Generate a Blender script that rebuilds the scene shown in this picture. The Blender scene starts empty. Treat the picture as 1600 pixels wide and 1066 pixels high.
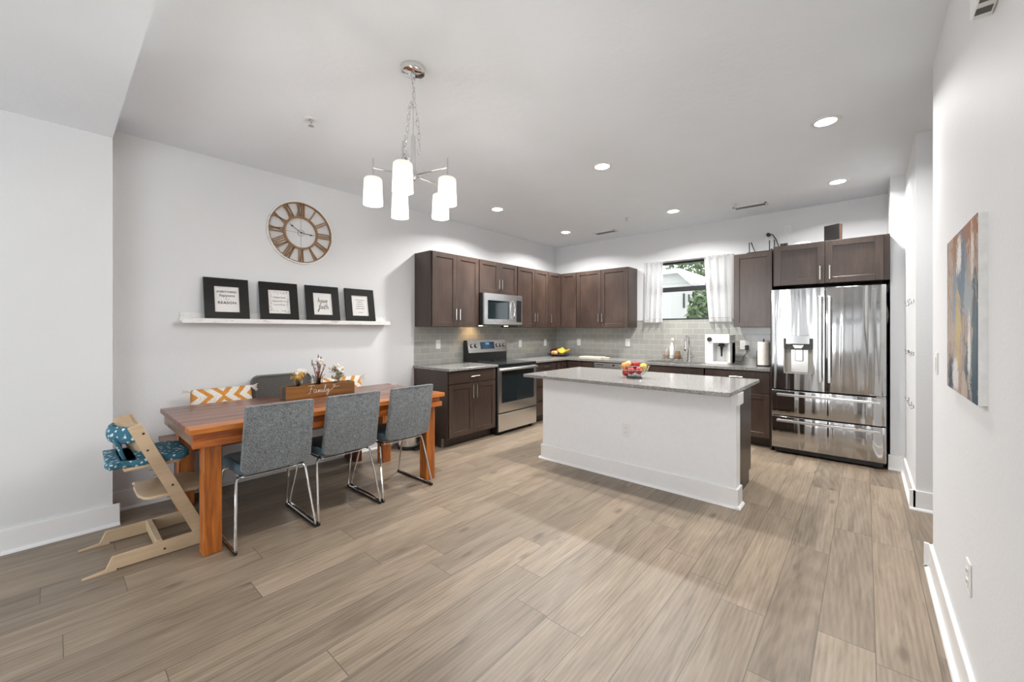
import bpy, bmesh, math, random
from mathutils import Vector, Matrix
random.seed(7)
PI = math.pi
SC = bpy.context.scene
COL = SC.collection

# ------------------------------------------------------------------ objects
def tag(o, label=None, cat=None, group=None, kind=None):
    if label: o['label'] = label
    if cat: o['category'] = cat
    if group: o['group'] = group
    if kind: o['kind'] = kind
    return o

def thing(name, label, cat, loc=(0, 0, 0), rz=0, group=None):
    o = bpy.data.objects.new(name, None); COL.objects.link(o)
    o.location = loc; o.rotation_euler = (0, 0, rz); o.empty_display_size = .05
    return tag(o, label, cat, group)

def top(o):
    while o.parent: o = o.parent
    return o

def dup(root, loc, rz=None, label=None, group=None, name=None):
    def rec(o, par):
        c = o.copy(); COL.objects.link(c); c.parent = par
        for ch in list(o.children): rec(ch, c)
        return c
    r = rec(root, None); r.location = loc
    if rz is not None: r.rotation_euler = (0, 0, rz)
    if label: r['label'] = label
    if group: r['group'] = group
    return r

class MB:
    """collects shapes, links them as one mesh object"""
    def __init__(s): s.bm = bmesh.new()
    def _bev(s, edges, b, seg=2):
        if b > 0:
            bmesh.ops.bevel(s.bm, geom=edges, offset=b, segments=seg, affect='EDGES', profile=.5, clamp_overlap=True)
    def box(s, x0, x1, y0, y1, z0, z1, b=0, fn=None, seg=1):
        if x0 > x1: x0, x1 = x1, x0
        if y0 > y1: y0, y1 = y1, y0
        if z0 > z1: z0, z1 = z1, z0
        vs = []
        for x, y, z in ((x0,y0,z0),(x1,y0,z0),(x1,y1,z0),(x0,y1,z0),(x0,y0,z1),(x1,y0,z1),(x1,y1,z1),(x0,y1,z1)):
            p = (x, y, z)
            vs.append(s.bm.verts.new(fn(*p) if fn else p))
        es = set()
        for f in ((0,3,2,1),(4,5,6,7),(0,1,5,4),(1,2,6,5),(2,3,7,6),(3,0,4,7)):
            fc = s.bm.faces.new([vs[i] for i in f]); es.update(fc.edges)
        s._bev(list(es), b, seg)
        return s
    def slab(s, pts, w0, w1, fn, b=0, seg=2):
        """polygon pts (u,v) extruded from w0 to w1; fn(u,v,w)->xyz"""
        A = [s.bm.verts.new(fn(u, v, w0)) for u, v in pts]
        B = [s.bm.verts.new(fn(u, v, w1)) for u, v in pts]
        n = len(pts)
        f1 = s.bm.faces.new(A[::-1]); f2 = s.bm.faces.new(B)
        for i in range(n): s.bm.faces.new((A[i], A[(i+1) % n], B[(i+1) % n], B[i]))
        s._bev(list(set(f1.edges) | set(f2.edges)), b, seg)
        return s
    def tube(s, pts, r, seg=10, closed=False, cap=True, taper=None):
        pts = [Vector(p) for p in pts]; n = len(pts); rings = []
        up = None
        for i, p in enumerate(pts):
            a = pts[i-1] if (i > 0 or closed) else p
            c = pts[(i+1) % n] if (i < n-1 or closed) else p
            t = (c - a).normalized()
            if up is None:
                up = Vector((0,0,1)) if abs(t.z) < .9 else Vector((1,0,0))
            side = t.cross(up)
            if side.length < 1e-4: side = t.cross(Vector((0,1,0)))
            side.normalize(); up = side.cross(t).normalized()
            rr = r if taper is None else r*(1 + (taper-1)*i/(n-1))
            rings.append([s.bm.verts.new(p + rr*(math.cos(2*PI*k/seg)*side + math.sin(2*PI*k/seg)*up)) for k in range(seg)])
        m = n if closed else n-1
        for i in range(m):
            A, B = rings[i], rings[(i+1) % n]
            for k in range(seg): s.bm.faces.new((A[k], A[(k+1) % seg], B[(k+1) % seg], B[k]))
        if cap and not closed:
            s.bm.faces.new(rings[0][::-1]); s.bm.faces.new(rings[-1])
        return s
    def lathe(s, prof, c=(0,0,0), seg=24, M=None, close=False):
        """prof (r,z) list revolved around z through c"""
        c = Vector(c); rings = []
        for r, z in prof:
            if r < 1e-5:
                rings.append([s.bm.verts.new((M @ Vector((0,0,z)) if M else Vector((0,0,z))) + c)])
            else:
                rr = []
                for k in range(seg):
                    v = Vector((r*math.cos(2*PI*k/seg), r*math.sin(2*PI*k/seg), z))
                    rr.append(s.bm.verts.new((M @ v if M else v) + c))
                rings.append(rr)
        m = len(rings) if close else len(rings)-1
        for i in range(m):
            A, B = rings[i], rings[(i+1) % len(rings)]
            for k in range(seg):
                k2 = (k+1) % seg
                if len(A) == 1 and len(B) == 1: continue
                if len(A) == 1: s.bm.faces.new((A[0], B[k2], B[k]))
                elif len(B) == 1: s.bm.faces.new((A[k], A[k2], B[0]))
                else: s.bm.faces.new((A[k], A[k2], B[k2], B[k]))
        return s
    def cyl(s, c, r, z0, z1, seg=20, M=None):
        return s.lathe([(0,z0),(r,z0),(r,z1),(0,z1)], c, seg, M)
    def ball(s, c, r, sx=1, sy=1, sz=1, seg=14, M=None):
        n = seg//2
        prof = [(r*math.sin(PI*i/n), -r*math.cos(PI*i/n)) for i in range(n+1)]
        S = Matrix.Diagonal((sx, sy, sz)); MM = (M @ S) if M else S
        return s.lathe(prof, c, seg, MM)
    def grid(s, nu, nv, fn):
        V = [[s.bm.verts.new(fn(i/nu, j/nv)) for j in range(nv+1)] for i in range(nu+1)]
        for i in range(nu):
            for j in range(nv): s.bm.faces.new((V[i][j], V[i+1][j], V[i+1][j+1], V[i][j+1]))
        return s
    def obj(s, name, mat, parent=None, origin=None, smooth=35, label=None):
        bm = s.bm
        bmesh.ops.recalc_face_normals(bm, faces=bm.faces)
        me = bpy.data.meshes.new(name)
        if parent is not None:
            t = top(parent); inv = (Matrix.Translation(t.location) @ Matrix.Rotation(t.rotation_euler[2], 4, 'Z')).inverted()
            bm.transform(inv)
        elif origin is not None:
            bm.transform(Matrix.Translation(-Vector(origin)))
        bm.to_mesh(me); bm.free()
        if smooth:
            me.polygons.foreach_set('use_smooth', [True]*len(me.polygons))
            me.set_sharp_from_angle(angle=math.radians(smooth))
        me.materials.append(mat)
        o = bpy.data.objects.new(name, me); COL.objects.link(o)
        if parent is not None: o.parent = parent
        elif origin is not None: o.location = origin
        if label: o['label'] = label
        return o

def box(name, mat, x0, x1, y0, y1, z0, z1, parent=None, b=0, **k):
    return MB().box(x0, x1, y0, y1, z0, z1, b).obj(name, mat, parent, origin=None if parent else ((x0+x1)/2, (y0+y1)/2, min(z0, z1)), **k)

def struct(o): o['kind'] = 'structure'; return o

def text_obj(name, body, size, mat, M, parent, align='CENTER', shear=0, bold=0, ext=.0006, spacing=1.0):
    cu = bpy.data.curves.new(name, 'FONT'); cu.body = body; cu.size = size; cu.align_x = align; cu.align_y = 'CENTER'
    cu.shear = shear; cu.offset = bold; cu.extrude = ext; cu.space_character = spacing; cu.resolution_u = 2
    tmp = bpy.data.objects.new('tmp', cu); COL.objects.link(tmp)
    dg = bpy.context.evaluated_depsgraph_get(); dg.update()
    me = bpy.data.meshes.new_from_object(tmp.evaluated_get(dg))
    bpy.data.objects.remove(tmp)
    t = top(parent); inv = (Matrix.Translation(t.location) @ Matrix.Rotation(t.rotation_euler[2], 4, 'Z')).inverted()
    me.transform(inv @ M); me.materials.clear(); me.materials.append(mat)
    o = bpy.data.objects.new(name, me); COL.objects.link(o); o.parent = parent
    return o

def rrect(u0, u1, v0, v1, r, n=4, rb=None):
    """rounded rectangle outline; rb radius for bottom corners"""
    rb = r if rb is None else rb; out = []
    for cx, cy, a0, rr in ((u1-rb, v0+rb, -PI/2, rb), (u1-r, v1-r, 0, r), (u0+r, v1-r, PI/2, r), (u0+rb, v0+rb, PI, rb)):
        for i in range(n+1):
            a = a0 + PI/2*i/n; out.append((cx + rr*math.cos(a), cy + rr*math.sin(a)))
    return out

# ------------------------------------------------------------------ materials
class NT:
    def __init__(s, name):
        m = bpy.data.materials.new(name); m.use_nodes = True
        s.m = m; s.t = m.node_tree; s.b = s.t.nodes['Principled BSDF']; s.out = s.t.nodes['Material Output']
    def n(s, typ, **kw):
        nd = s.t.nodes.new('ShaderNode'+typ)
        for k, v in kw.items():
            if k in nd.inputs: nd.inputs[k].default_value = v
            else: setattr(nd, k, v)
        return nd
    def l(s, a, b): s.t.links.new(a, b)
    def math(s, op, a, b=None, c=None):
        nd = s.t.nodes.new('ShaderNodeMath'); nd.operation = op
        for i, v in enumerate((a, b, c)):
            if v is None: continue
            if isinstance(v, (int, float)): nd.inputs[i].default_value = v
            else: s.l(v, nd.inputs[i])
        return nd.outputs[0]
    def coord(s, scale=(1,1,1), rot=(0,0,0), kind='Object'):
        tc = s.n('TexCoord'); mp = s.n('Mapping'); mp.inputs['Scale'].default_value = scale; mp.inputs['Rotation'].default_value = rot
        s.l(tc.outputs[kind], mp.inputs[0]); return mp.outputs[0]
    def noise(s, vec, scale=5, detail=3, rough=.5, dist=0):
        nd = s.n('TexNoise'); nd.inputs['Scale'].default_value = scale; nd.inputs['Detail'].default_value = detail
        nd.inputs['Roughness'].default_value = rough; nd.inputs['Distortion'].default_value = dist
        s.l(vec, nd.inputs['Vector']); return nd.outputs['Fac']
    def ramp(s, fac, stops):
        nd = s.n('ValToRGB'); cr = nd.color_ramp
        while len(cr.elements) < len(stops): cr.elements.new(.5)
        for e, (p, c) in zip(cr.elements, stops):
            e.position = p; e.color = (*c, 1) if len(c) == 3 else c
        s.l(fac, nd.inputs[0]); return nd.outputs[0]
    def mix(s, fac, a, b, mode='MIX'):
        nd = s.t.nodes.new('ShaderNodeMix'); nd.data_type = 'RGBA'; nd.blend_type = mode
        for i, v in ((0, fac), (6, a), (7, b)):
            if isinstance(v, (int, float)): nd.inputs[i].default_value = v
            elif isinstance(v, tuple): nd.inputs[i].default_value = (*v, 1)
            else: s.l(v, nd.inputs[i])
        return nd.outputs[2]
    def bump(s, h, strength=.3, dist=.001):
        nd = s.n('Bump'); nd.inputs['Strength'].default_value = strength; nd.inputs['Distance'].default_value = dist
        s.l(h, nd.inputs['Height']); s.l(nd.outputs[0], s.b.inputs['Normal'])
    def set(s, color=None, rough=None, metal=None, **k):
        if color is not None:
            if isinstance(color, tuple): s.b.inputs['Base Color'].default_value = (*color, 1)
            else: s.l(color, s.b.inputs['Base Color'])
        if rough is not None:
            if isinstance(rough, (int, float)): s.b.inputs['Roughness'].default_value = rough
            else: s.l(rough, s.b.inputs['Roughness'])
        if metal is not None: s.b.inputs['Metallic'].default_value = metal
        for kk, v in k.items(): s.b.inputs[kk.replace('_', ' ')].default_value = v
        return s.m

def simple(name, color, rough=.5, metal=0, var=.06, scale=30, bump=0, **k):
    m = NT(name); v = m.coord()
    f = m.noise(v, scale, 3)
    lo = tuple(max(0, c*(1-var)) for c in color); hi = tuple(min(1, c*(1+var)) for c in color)
    c = m.ramp(f, [(.3, lo), (.7, hi)])
    if bump: m.bump(f, bump, .001)
    return m.set(c, rough, metal, **k)

def emis(name, color, strength):
    m = NT(name)
    m.b.inputs['Emission Color'].default_value = (*color, 1); m.b.inputs['Emission Strength'].default_value = strength
    return m.set(color, .5)

def wood(name, dark, light, axis='z', scale=1, rough=.4, knots=False, contrast=(.25, .75), coat=0, vary=False):
    m = NT(name)
    sc = {'x': (1.2, 14, 14), 'y': (14, 1.2, 14), 'z': (14, 14, 1.2)}[axis]
    v = m.coord(tuple(a*scale for a in sc))
    f = m.noise(v, 3, 5, .6, .6)
    v2 = m.coord(tuple(a*scale*.25 for a in sc)); f2 = m.noise(v2, 2.2, 3, .5, .3)
    ff = m.math('ADD', m.math('MULTIPLY', f, .55), m.math('MULTIPLY', f2, .45))
    c = m.ramp(ff, [(contrast[0]+.1, dark), (contrast[1]-.1, light)])
    if knots:
        kv = m.coord(tuple(a*.9 for a in {'x': (4, 9, 9), 'y': (9, 4, 9), 'z': (9, 9, 4)}[axis]))
        vo = m.n('TexVoronoi'); vo.inputs['Scale'].default_value = 1.0; m.l(kv, vo.inputs['Vector'])
        k = m.ramp(vo.outputs['Distance'], [(.06, (1,1,1)), (.13, (0,0,0))])
        c = m.mix(k, c, tuple(a*.25 for a in dark))
    oi = m.n('ObjectInfo'); tv = m.ramp(oi.outputs['Random'], [(0, (.62, .58, .55)), (.5, (.95, .95, .95)), (1, (1.25, 1.25, 1.25))])
    if vary: c = m.mix(1.0, c, tv, 'MULTIPLY')
    m.bump(f, .12, .001)
    mm = m.set(c, rough)
    if coat: m.b.inputs['Coat Weight'].default_value = coat; m.b.inputs['Coat Roughness'].default_value = .2
    return mm

def paint(name, color, bscale, bstr, rough=.75):
    m = NT(name); v = m.coord()
    f = m.noise(v, bscale, 4, .55, .3)
    c = m.ramp(m.noise(v, 2, 2), [(.3, tuple(a*.985 for a in color)), (.7, tuple(min(1, a*1.01) for a in color))])
    m.bump(f, bstr, .004)
    return m.set(c, rough)

WALL = paint('wall_paint', (.735, .745, .757), 60, .25, .6)
CEIL = paint('ceiling_paint', (.85, .895, .94), 22, .5, .85)
TRIM = simple('trim_white', (.84, .84, .84), .3, var=.01)
WHITE = simple('white_plastic', (.8, .8, .79), .35, var=.01)
PANEL = simple('painted_panel', (.83, .845, .86), .45, var=.015)
BLACK = simple('black_plastic', (.012, .012, .013), .35, var=.2)
DARKGAP = simple('shadow_gap', (.01, .009, .008), .7, var=.2)

def floor_mat():
    m = NT('oak_plank_floor'); tc = m.n('TexCoord'); sx = m.n('SeparateXYZ'); m.l(tc.outputs['Object'], sx.inputs[0])
    x, y = sx.outputs[0], sx.outputs[1]
    W, L = .1875, 1.22
    u = m.math('DIVIDE', m.math('SUBTRACT', x, .031), W); row = m.math('FLOOR', u); fu = m.math('FRACT', u)
    wn = m.n('TexWhiteNoise', noise_dimensions='1D'); m.l(row, wn.inputs['W'])
    v = m.math('ADD', m.math('DIVIDE', y, L), m.math('MULTIPLY', wn.outputs['Value'], 7.3)); pl = m.math('FLOOR', v); fv = m.math('FRACT', v)
    cb = m.n('CombineXYZ'); m.l(row, cb.inputs[0]); m.l(pl, cb.inputs[1])
    w2 = m.n('TexWhiteNoise', noise_dimensions='3D'); m.l(cb.outputs[0], w2.inputs['Vector'])
    tone = w2.outputs['Value']
    # grain coordinates: offset per plank
    off = m.n('CombineXYZ'); m.l(m.math('MULTIPLY', tone, 37.0), off.inputs[2]); m.l(m.math('MULTIPLY', x, 9.0), off.inputs[0]); m.l(m.math('MULTIPLY', y, .9), off.inputs[1])
    g = m.noise(off.outputs[0], 2.2, 6, .6, .9)
    off2 = m.n('CombineXYZ'); m.l(m.math('MULTIPLY', tone, 17.0), off2.inputs[2]); m.l(m.math('MULTIPLY', x, 60.0), off2.inputs[0]); m.l(m.math('MULTIPLY', y, 3.0), off2.inputs[1])
    g2 = m.noise(off2.outputs[0], 1.6, 4, .6, .3)
    # cathedral rings
    wv = m.n('TexWave'); wv.wave_type = 'RINGS'; wv.rings_direction = 'Z'
    wv.inputs['Scale'].default_value = 1.0; wv.inputs['Distortion'].default_value = 5.0; wv.inputs['Detail'].default_value = 2.5; wv.inputs['Detail Scale'].default_value = 1.2
    o3 = m.n('CombineXYZ'); m.l(m.math('ADD', m.math('MULTIPLY', x, 16.0), m.math('MULTIPLY', tone, 50.0)), o3.inputs[0]); m.l(m.math('MULTIPLY', y, 1.5), o3.inputs[1]); m.l(m.math('MULTIPLY', tone, 9.0), o3.inputs[2])
    m.l(o3.outputs[0], wv.inputs['Vector'])
    # knots
    o4 = m.n('CombineXYZ'); m.l(m.math('MULTIPLY', x, 5.3), o4.inputs[0]); m.l(m.math('MULTIPLY', y, 1.9), o4.inputs[1]); m.l(m.math('MULTIPLY', tone, 5.0), o4.inputs[2])
    vo = m.n('TexVoronoi'); vo.inputs['Scale'].default_value = 1.0; m.l(o4.outputs[0], vo.inputs['Vector'])
    knot = m.ramp(m.math('ADD', vo.outputs['Distance'], m.math('MULTIPLY', g2, .12)), [(.11, (1,1,1)), (.19, (0,0,0))])
    base = m.ramp(g, [(.30, (.135, .102, .070)), (.48, (.252, .197, .145)), (.68, (.345, .279, .211))])
    c = m.mix(.26, base, m.ramp(wv.outputs['Fac'], [(.2, (.155, .117, .083)), (.8, (.305, .246, .186))]))
    c = m.mix(.24, c, m.ramp(g2, [(.34, (.135, .103, .074)), (.66, (.355, .290, .225))]))
    c = m.mix(m.math('MULTIPLY', knot, .75), c, (.12, .085, .06))
    tv = m.ramp(tone, [(0, (.80, .79, .78)), (.3, (.93, .93, .93)), (.6, (1.03, 1.02, 1.0)), (1, (1.16, 1.15, 1.13))])
    c = m.mix(1.0, c, tv, 'MULTIPLY')
    eu = m.math('MINIMUM', fu, m.math('SUBTRACT', 1.0, fu)); ev = m.math('MINIMUM', fv, m.math('SUBTRACT', 1.0, fv))
    gap = m.math('MAXIMUM', m.math('LESS_THAN', eu, .010), m.math('LESS_THAN', ev, .0016))
    c = m.mix(m.math('MULTIPLY', gap, .8), c, (.1, .08, .06))
    hh = m.math('SUBTRACT', m.math('MULTIPLY', g2, .25), gap)
    m.bump(hh, .25, .001)
    return m.set(c, m.math('ADD', m.math('MULTIPLY', g2, .12), .33))
FLOOR = floor_mat()

def tile_mat(name, plane):
    m = NT(name); tc = m.n('TexCoord'); sx = m.n('SeparateXYZ'); m.l(tc.outputs['Object'], sx.inputs[0])
    cb = m.n('CombineXYZ'); m.l(sx.outputs[1 if plane == 'x' else 0], cb.inputs[0]); m.l(sx.outputs[2], cb.inputs[1])
    br = m.n('TexBrick'); br.offset = .5; m.l(cb.outputs[0], br.inputs['Vector'])
    br.inputs['Scale'].default_value = 1; br.inputs['Brick Width'].default_value = .155; br.inputs['Row Height'].default_value = .0785
    br.inputs['Mortar Size'].default_value = .0022; br.inputs['Mortar Smooth'].default_value = .3; br.inputs['Bias'].default_value = 0
    br.inputs['Color1'].default_value = (.33, .33, .305, 1); br.inputs['Color2'].default_value = (.385, .385, .355, 1); br.inputs['Mortar'].default_value = (.56, .56, .53, 1)
    m.bump(m.math('SUBTRACT', 1.0, br.outputs['Fac']), .5, .0015)
    return m.set(br.outputs['Color'], .13, IOR=1.55)
TILE_X = tile_mat('glass_tile_left', 'x'); TILE_Y = tile_mat('glass_tile_back', 'y')

CABM = None
def cabinet_mat():
    m = NT('espresso_maple')
    v = m.coord((16, 16, 1.3)); f = m.noise(v, 3, 5, .6, .4)
    v2 = m.coord((2.2, 2.2, 1.4)); f2 = m.noise(v2, 1.6, 3, .55, .4)
    ff = m.math('ADD', m.math('MULTIPLY', f, .4), m.math('MULTIPLY', f2, .6))
    c = m.ramp(ff, [(.32, (.030, .018, .014)), (.52, (.055, .034, .026)), (.72, (.088, .058, .044))])
    m.bump(f, .08, .0006)
    return m.set(c, .34, Coat_Weight=.4, Coat_Roughness=.28)
CABM = cabinet_mat()
CABBOX = wood('espresso_side', (.035, .022, .017), (.06, .04, .031), 'z', 1, .35)

def quartz(name, tint, rough=.16):
    m = NT(name); v = m.coord()
    a = m.noise(v, 95, 2, .6); b = m.noise(v, 45, 3, .7)
    c = m.ramp(a, [(.36, tuple(t*.30 for t in tint)), (.45, tint), (.58, tuple(min(1, t*1.3) for t in tint)), (.66, tuple(min(1, t*2.1) for t in tint))])
    c2 = m.ramp(b, [(.35, tuple(t*.65 for t in tint)), (.6, tuple(min(1, t*1.2) for t in tint))])
    return m.set(m.mix(.45, c, c2), rough)
QUARTZ = quartz('speckled_quartz', (.235, .228, .22))

def steel(name, color=(.62, .61, .60), rough=.2, wave=0, aniso=.6):
    m = NT(name); v = m.coord((3, 3, 220)); f = m.noise(v, 3, 2)
    c = m.ramp(f, [(.3, tuple(a*.95 for a in color)), (.7, color)])
    m.set(c, rough, 1.0, Anisotropic=aniso)
    tg = m.n('Tangent'); tg.direction_type = 'RADIAL'; tg.axis = 'Z'; m.l(tg.outputs[0], m.b.inputs['Tangent'])
    if wave:
        v2 = m.coord((6.5, 6.5, .38)); w = m.noise(v2, 1.7, 1.2, .45, .4)
        m.bump(w, 1.0, wave)
    return m.m
STEEL = steel('brushed_stainless', (.74, .735, .73), .27); FRIDGE = steel('wavy_stainless', (.50, .495, .49), .12, .015, .5)
CHROME = simple('chrome', (.78, .78, .78), .07, 1, var=.02)
NICKEL = simple('brushed_nickel', (.68, .66, .63), .25, 1, var=.03)
BGLASS = simple('black_glass', (.012, .018, .02), .04, var=.1, IOR=1.5, Coat_Weight=.3)
GREYPL = simple('grey_plastic', (.30, .29, .27), .4, var=.05)

def fabric(name, a, b, scale=420, rough=.95, blot=.25):
    m = NT(name); v = m.coord()
    f = m.noise(v, scale, 2, .7); g = m.noise(v, 35, 3, .6)
    c = m.ramp(f, [(.36, a), (.64, b)])
    c = m.mix(blot, c, m.ramp(g, [(.3, a), (.7, b)]))
    m.bump(f, .5, .001)
    return m.set(c, rough, Sheen_Weight=.2)
TWEED = fabric('grey_tweed', (.052, .060, .066), (.27, .29, .30), 150)
SEATF = fabric('blue_lit_tweed', (.018, .05, .075), (.075, .14, .18), 150)  # cool daylight on the seat put into the fabric colour
CUSH = fabric('charcoal_fabric', (.055, .05, .045), (.10, .095, .088), 200)

TABTOP = wood('table_top_wood', (.060, .016, .007), (.300, .090, .034), 'y', 1.3, .3, contrast=(.26, .74), coat=.25, vary=True)
TABTOP2 = wood('table_edge_wood', (.28, .070, .008), (.66, .225, .032), 'y', 1.0, .35, True, coat=.15)
TABLEG = wood('table_leg_wood', (.17, .034, .006), (.58, .185, .026), 'z', .9, .35, True, coat=.15, contrast=(.28,.72))
BEECH = wood('pale_beech', (.50, .37, .235), (.62, .475, .32), 'y', .8, .4)
CLOCKW = wood('clock_wood', (.20, .105, .045), (.36, .21, .10), 'z', 1.6, .6)

def distressed(name, axis='y'):
    m = NT(name); v = m.coord((9, 2.2, 9)); f = m.noise(v, 3, 5, .65, 1.2)
    c = m.ramp(f, [(.30, (.50, .48, .46)), (.45, (.80, .79, .77)), (.7, (.86, .85, .84))])
    m.bump(f, .3, .001)
    return m.set(c, .5)
DISTR = distressed('distressed_white')

# ------------------------------------------------------------------ geometry constants (metres)
WX, BY, HZ = -4.08, 5.816, 2.75      # left wall, back wall, ceiling
RX = .277                            # right wall face
PX_, PY_, SZ = -3.80, .265, 2.60     # pier at the left, soffit
REAR = -4.6

# ------------------------------------------------------------------ room shell
fl = MB().box(-6, 4.2, REAR-.2, BY+.3, -.1, 0).obj('floor', FLOOR, origin=(0, 0, 0), smooth=0); struct(fl)
c = MB().box(-6, 4.2, PY_, BY+.3, HZ, HZ+.2).box(-6, 4.2, REAR-.2, PY_, SZ, HZ+.2).obj('ceiling', CEIL, origin=(0, 0, 0), smooth=0); struct(c)
w = MB().box(WX-.2, WX, PY_-.01, BY+.2, 0, HZ).box(WX-.2, PX_, REAR-.2, PY_, 0, SZ)
w.box(WX-.2, PX_, PY_-.01, PY_, SZ, HZ)
struct(w.obj('wall_left', WALL, origin=(0, 0, 0), smooth=0))
# back wall with window opening
WL, WR, WB, WT = -2.43, -1.30, 1.455, 2.285
w = MB().box(WX-.2, WL, BY, BY+.2, 0, HZ).box(WR, 2.5, BY, BY+.2, 0, HZ).box(WL, WR, BY, BY+.2, 0, WB).box(WL, WR, BY, BY+.2, WT, HZ)
struct(w.obj('wall_back', WALL, origin=(0, 0, 0), smooth=0))
w = MB().box(RX, RX+.14, -1.1, 3.165, 0, HZ).box(RX, RX+.14, REAR-.2, -3.7, 0, HZ).box(RX, RX+.14, -3.7, -1.1, 0, .5).box(RX, RX+.14, -3.7, -1.1, 2.25, HZ).obj('wall_right', WALL, origin=(0, 0, 0), smooth=0); struct(w)
# pier behind the hall opening + stub beside the fridge
w = MB().slab([(RX, 4.165), (2.5, 4.165), (2.5, BY), (.176, BY), (.176, 5.2), (RX, 5.2)], 0, HZ, lambda u, v, q: (u, v, q)).obj('wall_hall', WALL, origin=(0, 0, 0), smooth=0); struct(w)
w = MB().box(2.5, 2.6, 2.0, 4.3, 0, HZ).box(RX+.14, 2.5, 1.9, 2.0, 0, HZ).obj('wall_hall_end', WALL, origin=(0, 0, 0), smooth=0); struct(w)
# rear wall behind the camera with a wide unseen opening added for the fill light
w = MB().box(-4.0, -3.3, REAR-.2, REAR, 0, SZ).box(-3.3, RX, REAR-.2, REAR, 2.3, SZ)
ops = [(-3.3, -1.75), (-1.24, -1.16), (-.86, -.78), (-.42, -.30), (-.10, .0)]  # narrow slits added to make bright streaks in the fridge reflection
for (a, b2), (c0, d0) in zip(ops, ops[1:] + [(RX, RX)]): w.box(b2, c0, REAR-.2, REAR, 0, 2.3)
struct(w.obj('wall_rear', WALL, origin=(0, 0, 0), smooth=0))
w = MB()
for x in (-3.3, -2.555, -1.81): w.box(x, x+.06, REAR-.12, REAR-.06, 0, 2.3)
w.box(-3.3, -1.75, REAR-.12, REAR-.06, 2.24, 2.3).box(-3.3, -1.75, REAR-.12, REAR-.06, 0, .06)
for a, b2 in ops[1:]: w.box(a, b2, REAR-.12, REAR-.08, 0, .04).box(a, b2, REAR-.12, REAR-.08, 1.1, 1.14)
struct(w.obj('added_rear_frames', TRIM, origin=(0, 0, 0), smooth=0))  # frames for the added openings, out of view

w = MB().box(RX+.04, RX+.1, -3.7, -3.64, .5, 2.25).box(RX+.04, RX+.1, -1.16, -1.1, .5, 2.25).box(RX+.04, RX+.1, -2.43, -2.37, .5, 2.25).box(RX+.04, RX+.1, -3.7, -1.1, .5, .56).box(RX+.04, RX+.1, -3.7, -1.1, 2.19, 2.25)  # unseen side opening added so fill light reaches the dining wall
struct(w.obj('added_side_frame', TRIM, origin=(0, 0, 0), smooth=0))
# baseboards (board + quarter round)
def baseboard(name, segs, h=.14):
    m = MB()
    for (x0, y0, x1, y1, nx, ny) in segs:      # wall line and outward normal
        d, q = .016, .034
        ax, bx_ = sorted((x0, x1)); ay, by_ = sorted((y0, y1))
        if nx:
            s = nx
            m.box(ax, ax+s*d, ay, by_, 0, h, .002); m.slab([(0, 0), (s*q, 0), (s*(q-.003), .009), (s*(d+.004), .017), (0, .018)], ay, by_, lambda u, v, k, ax=ax: (ax+u, k, v))
        else:
            s = ny
            m.box(ax, bx_, ay, ay+s*d, 0, h, .002); m.slab([(0, 0), (s*q, 0), (s*(q-.003), .009), (s*(d+.004), .017), (0, .018)], ax, bx_, lambda u, v, k, ay=ay: (k, ay+u, v))
    o = m.obj(name, TRIM, origin=(0, 0, 0), smooth=0); return struct(o)
baseboard('baseboard_left', [(WX, PY_, WX, 2.86, 1, 0), (PX_, REAR, PX_, PY_+.034, 1, 0)])
baseboard('baseboard_right', [(RX, REAR, RX, 3.165+.016, -1, 0), (RX-.034, 3.165, RX+.14, 3.165, 0, 1)])
baseboard('baseboard_hall', [(RX, 4.165-.016, RX, 5.2, -1, 0), (RX-.034, 4.165, 2.5, 4.165, 0, -1), (.16, 5.2, RX, 5.2, 0, -1)])

# kitchen window
w = MB()
yf = BY+.06
for a, b2, c0, c1 in ((WL, WR, WB, WB+.022), (WL, WR, WT-.03, WT), (WL, WL+.03, WB, WT), (WR-.03, WR, WB, WT)):
    w.box(a, b2, yf, yf+.06, c0, c1, .003)
w.box(WL, WR, yf-.01, yf+.035, 1.86, 1.925, .004)
w = struct(w.obj('window_1', simple('bronze_window_frame', (.02, .02, .022), .35), origin=(0, 0, 0), smooth=0))
g = NT('window_glass'); tb = g.n('BsdfTransparent'); tb.inputs[0].default_value = (.96, .98, .975, 1); gb = g.n('BsdfGlossy'); gb.inputs['Roughness'].default_value = .02
fr = g.n('Fresnel'); fr.inputs[0].default_value = 1.45; ms = g.n('MixShader'); g.l(fr.outputs[0], ms.inputs[0]); g.l(tb.outputs[0], ms.inputs[1]); g.l(gb.outputs[0], ms.inputs[2]); g.l(ms.outputs[0], g.out.inputs[0]); GLASSW = g.m
gp = MB().box(WL+.03, WR-.03, yf+.028, yf+.032, WB+.022, 1.86).box(WL+.03, WR-.03, yf+.045, yf+.049, 1.925, WT-.03).obj('window_pane', GLASSW, w, smooth=0)

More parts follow.
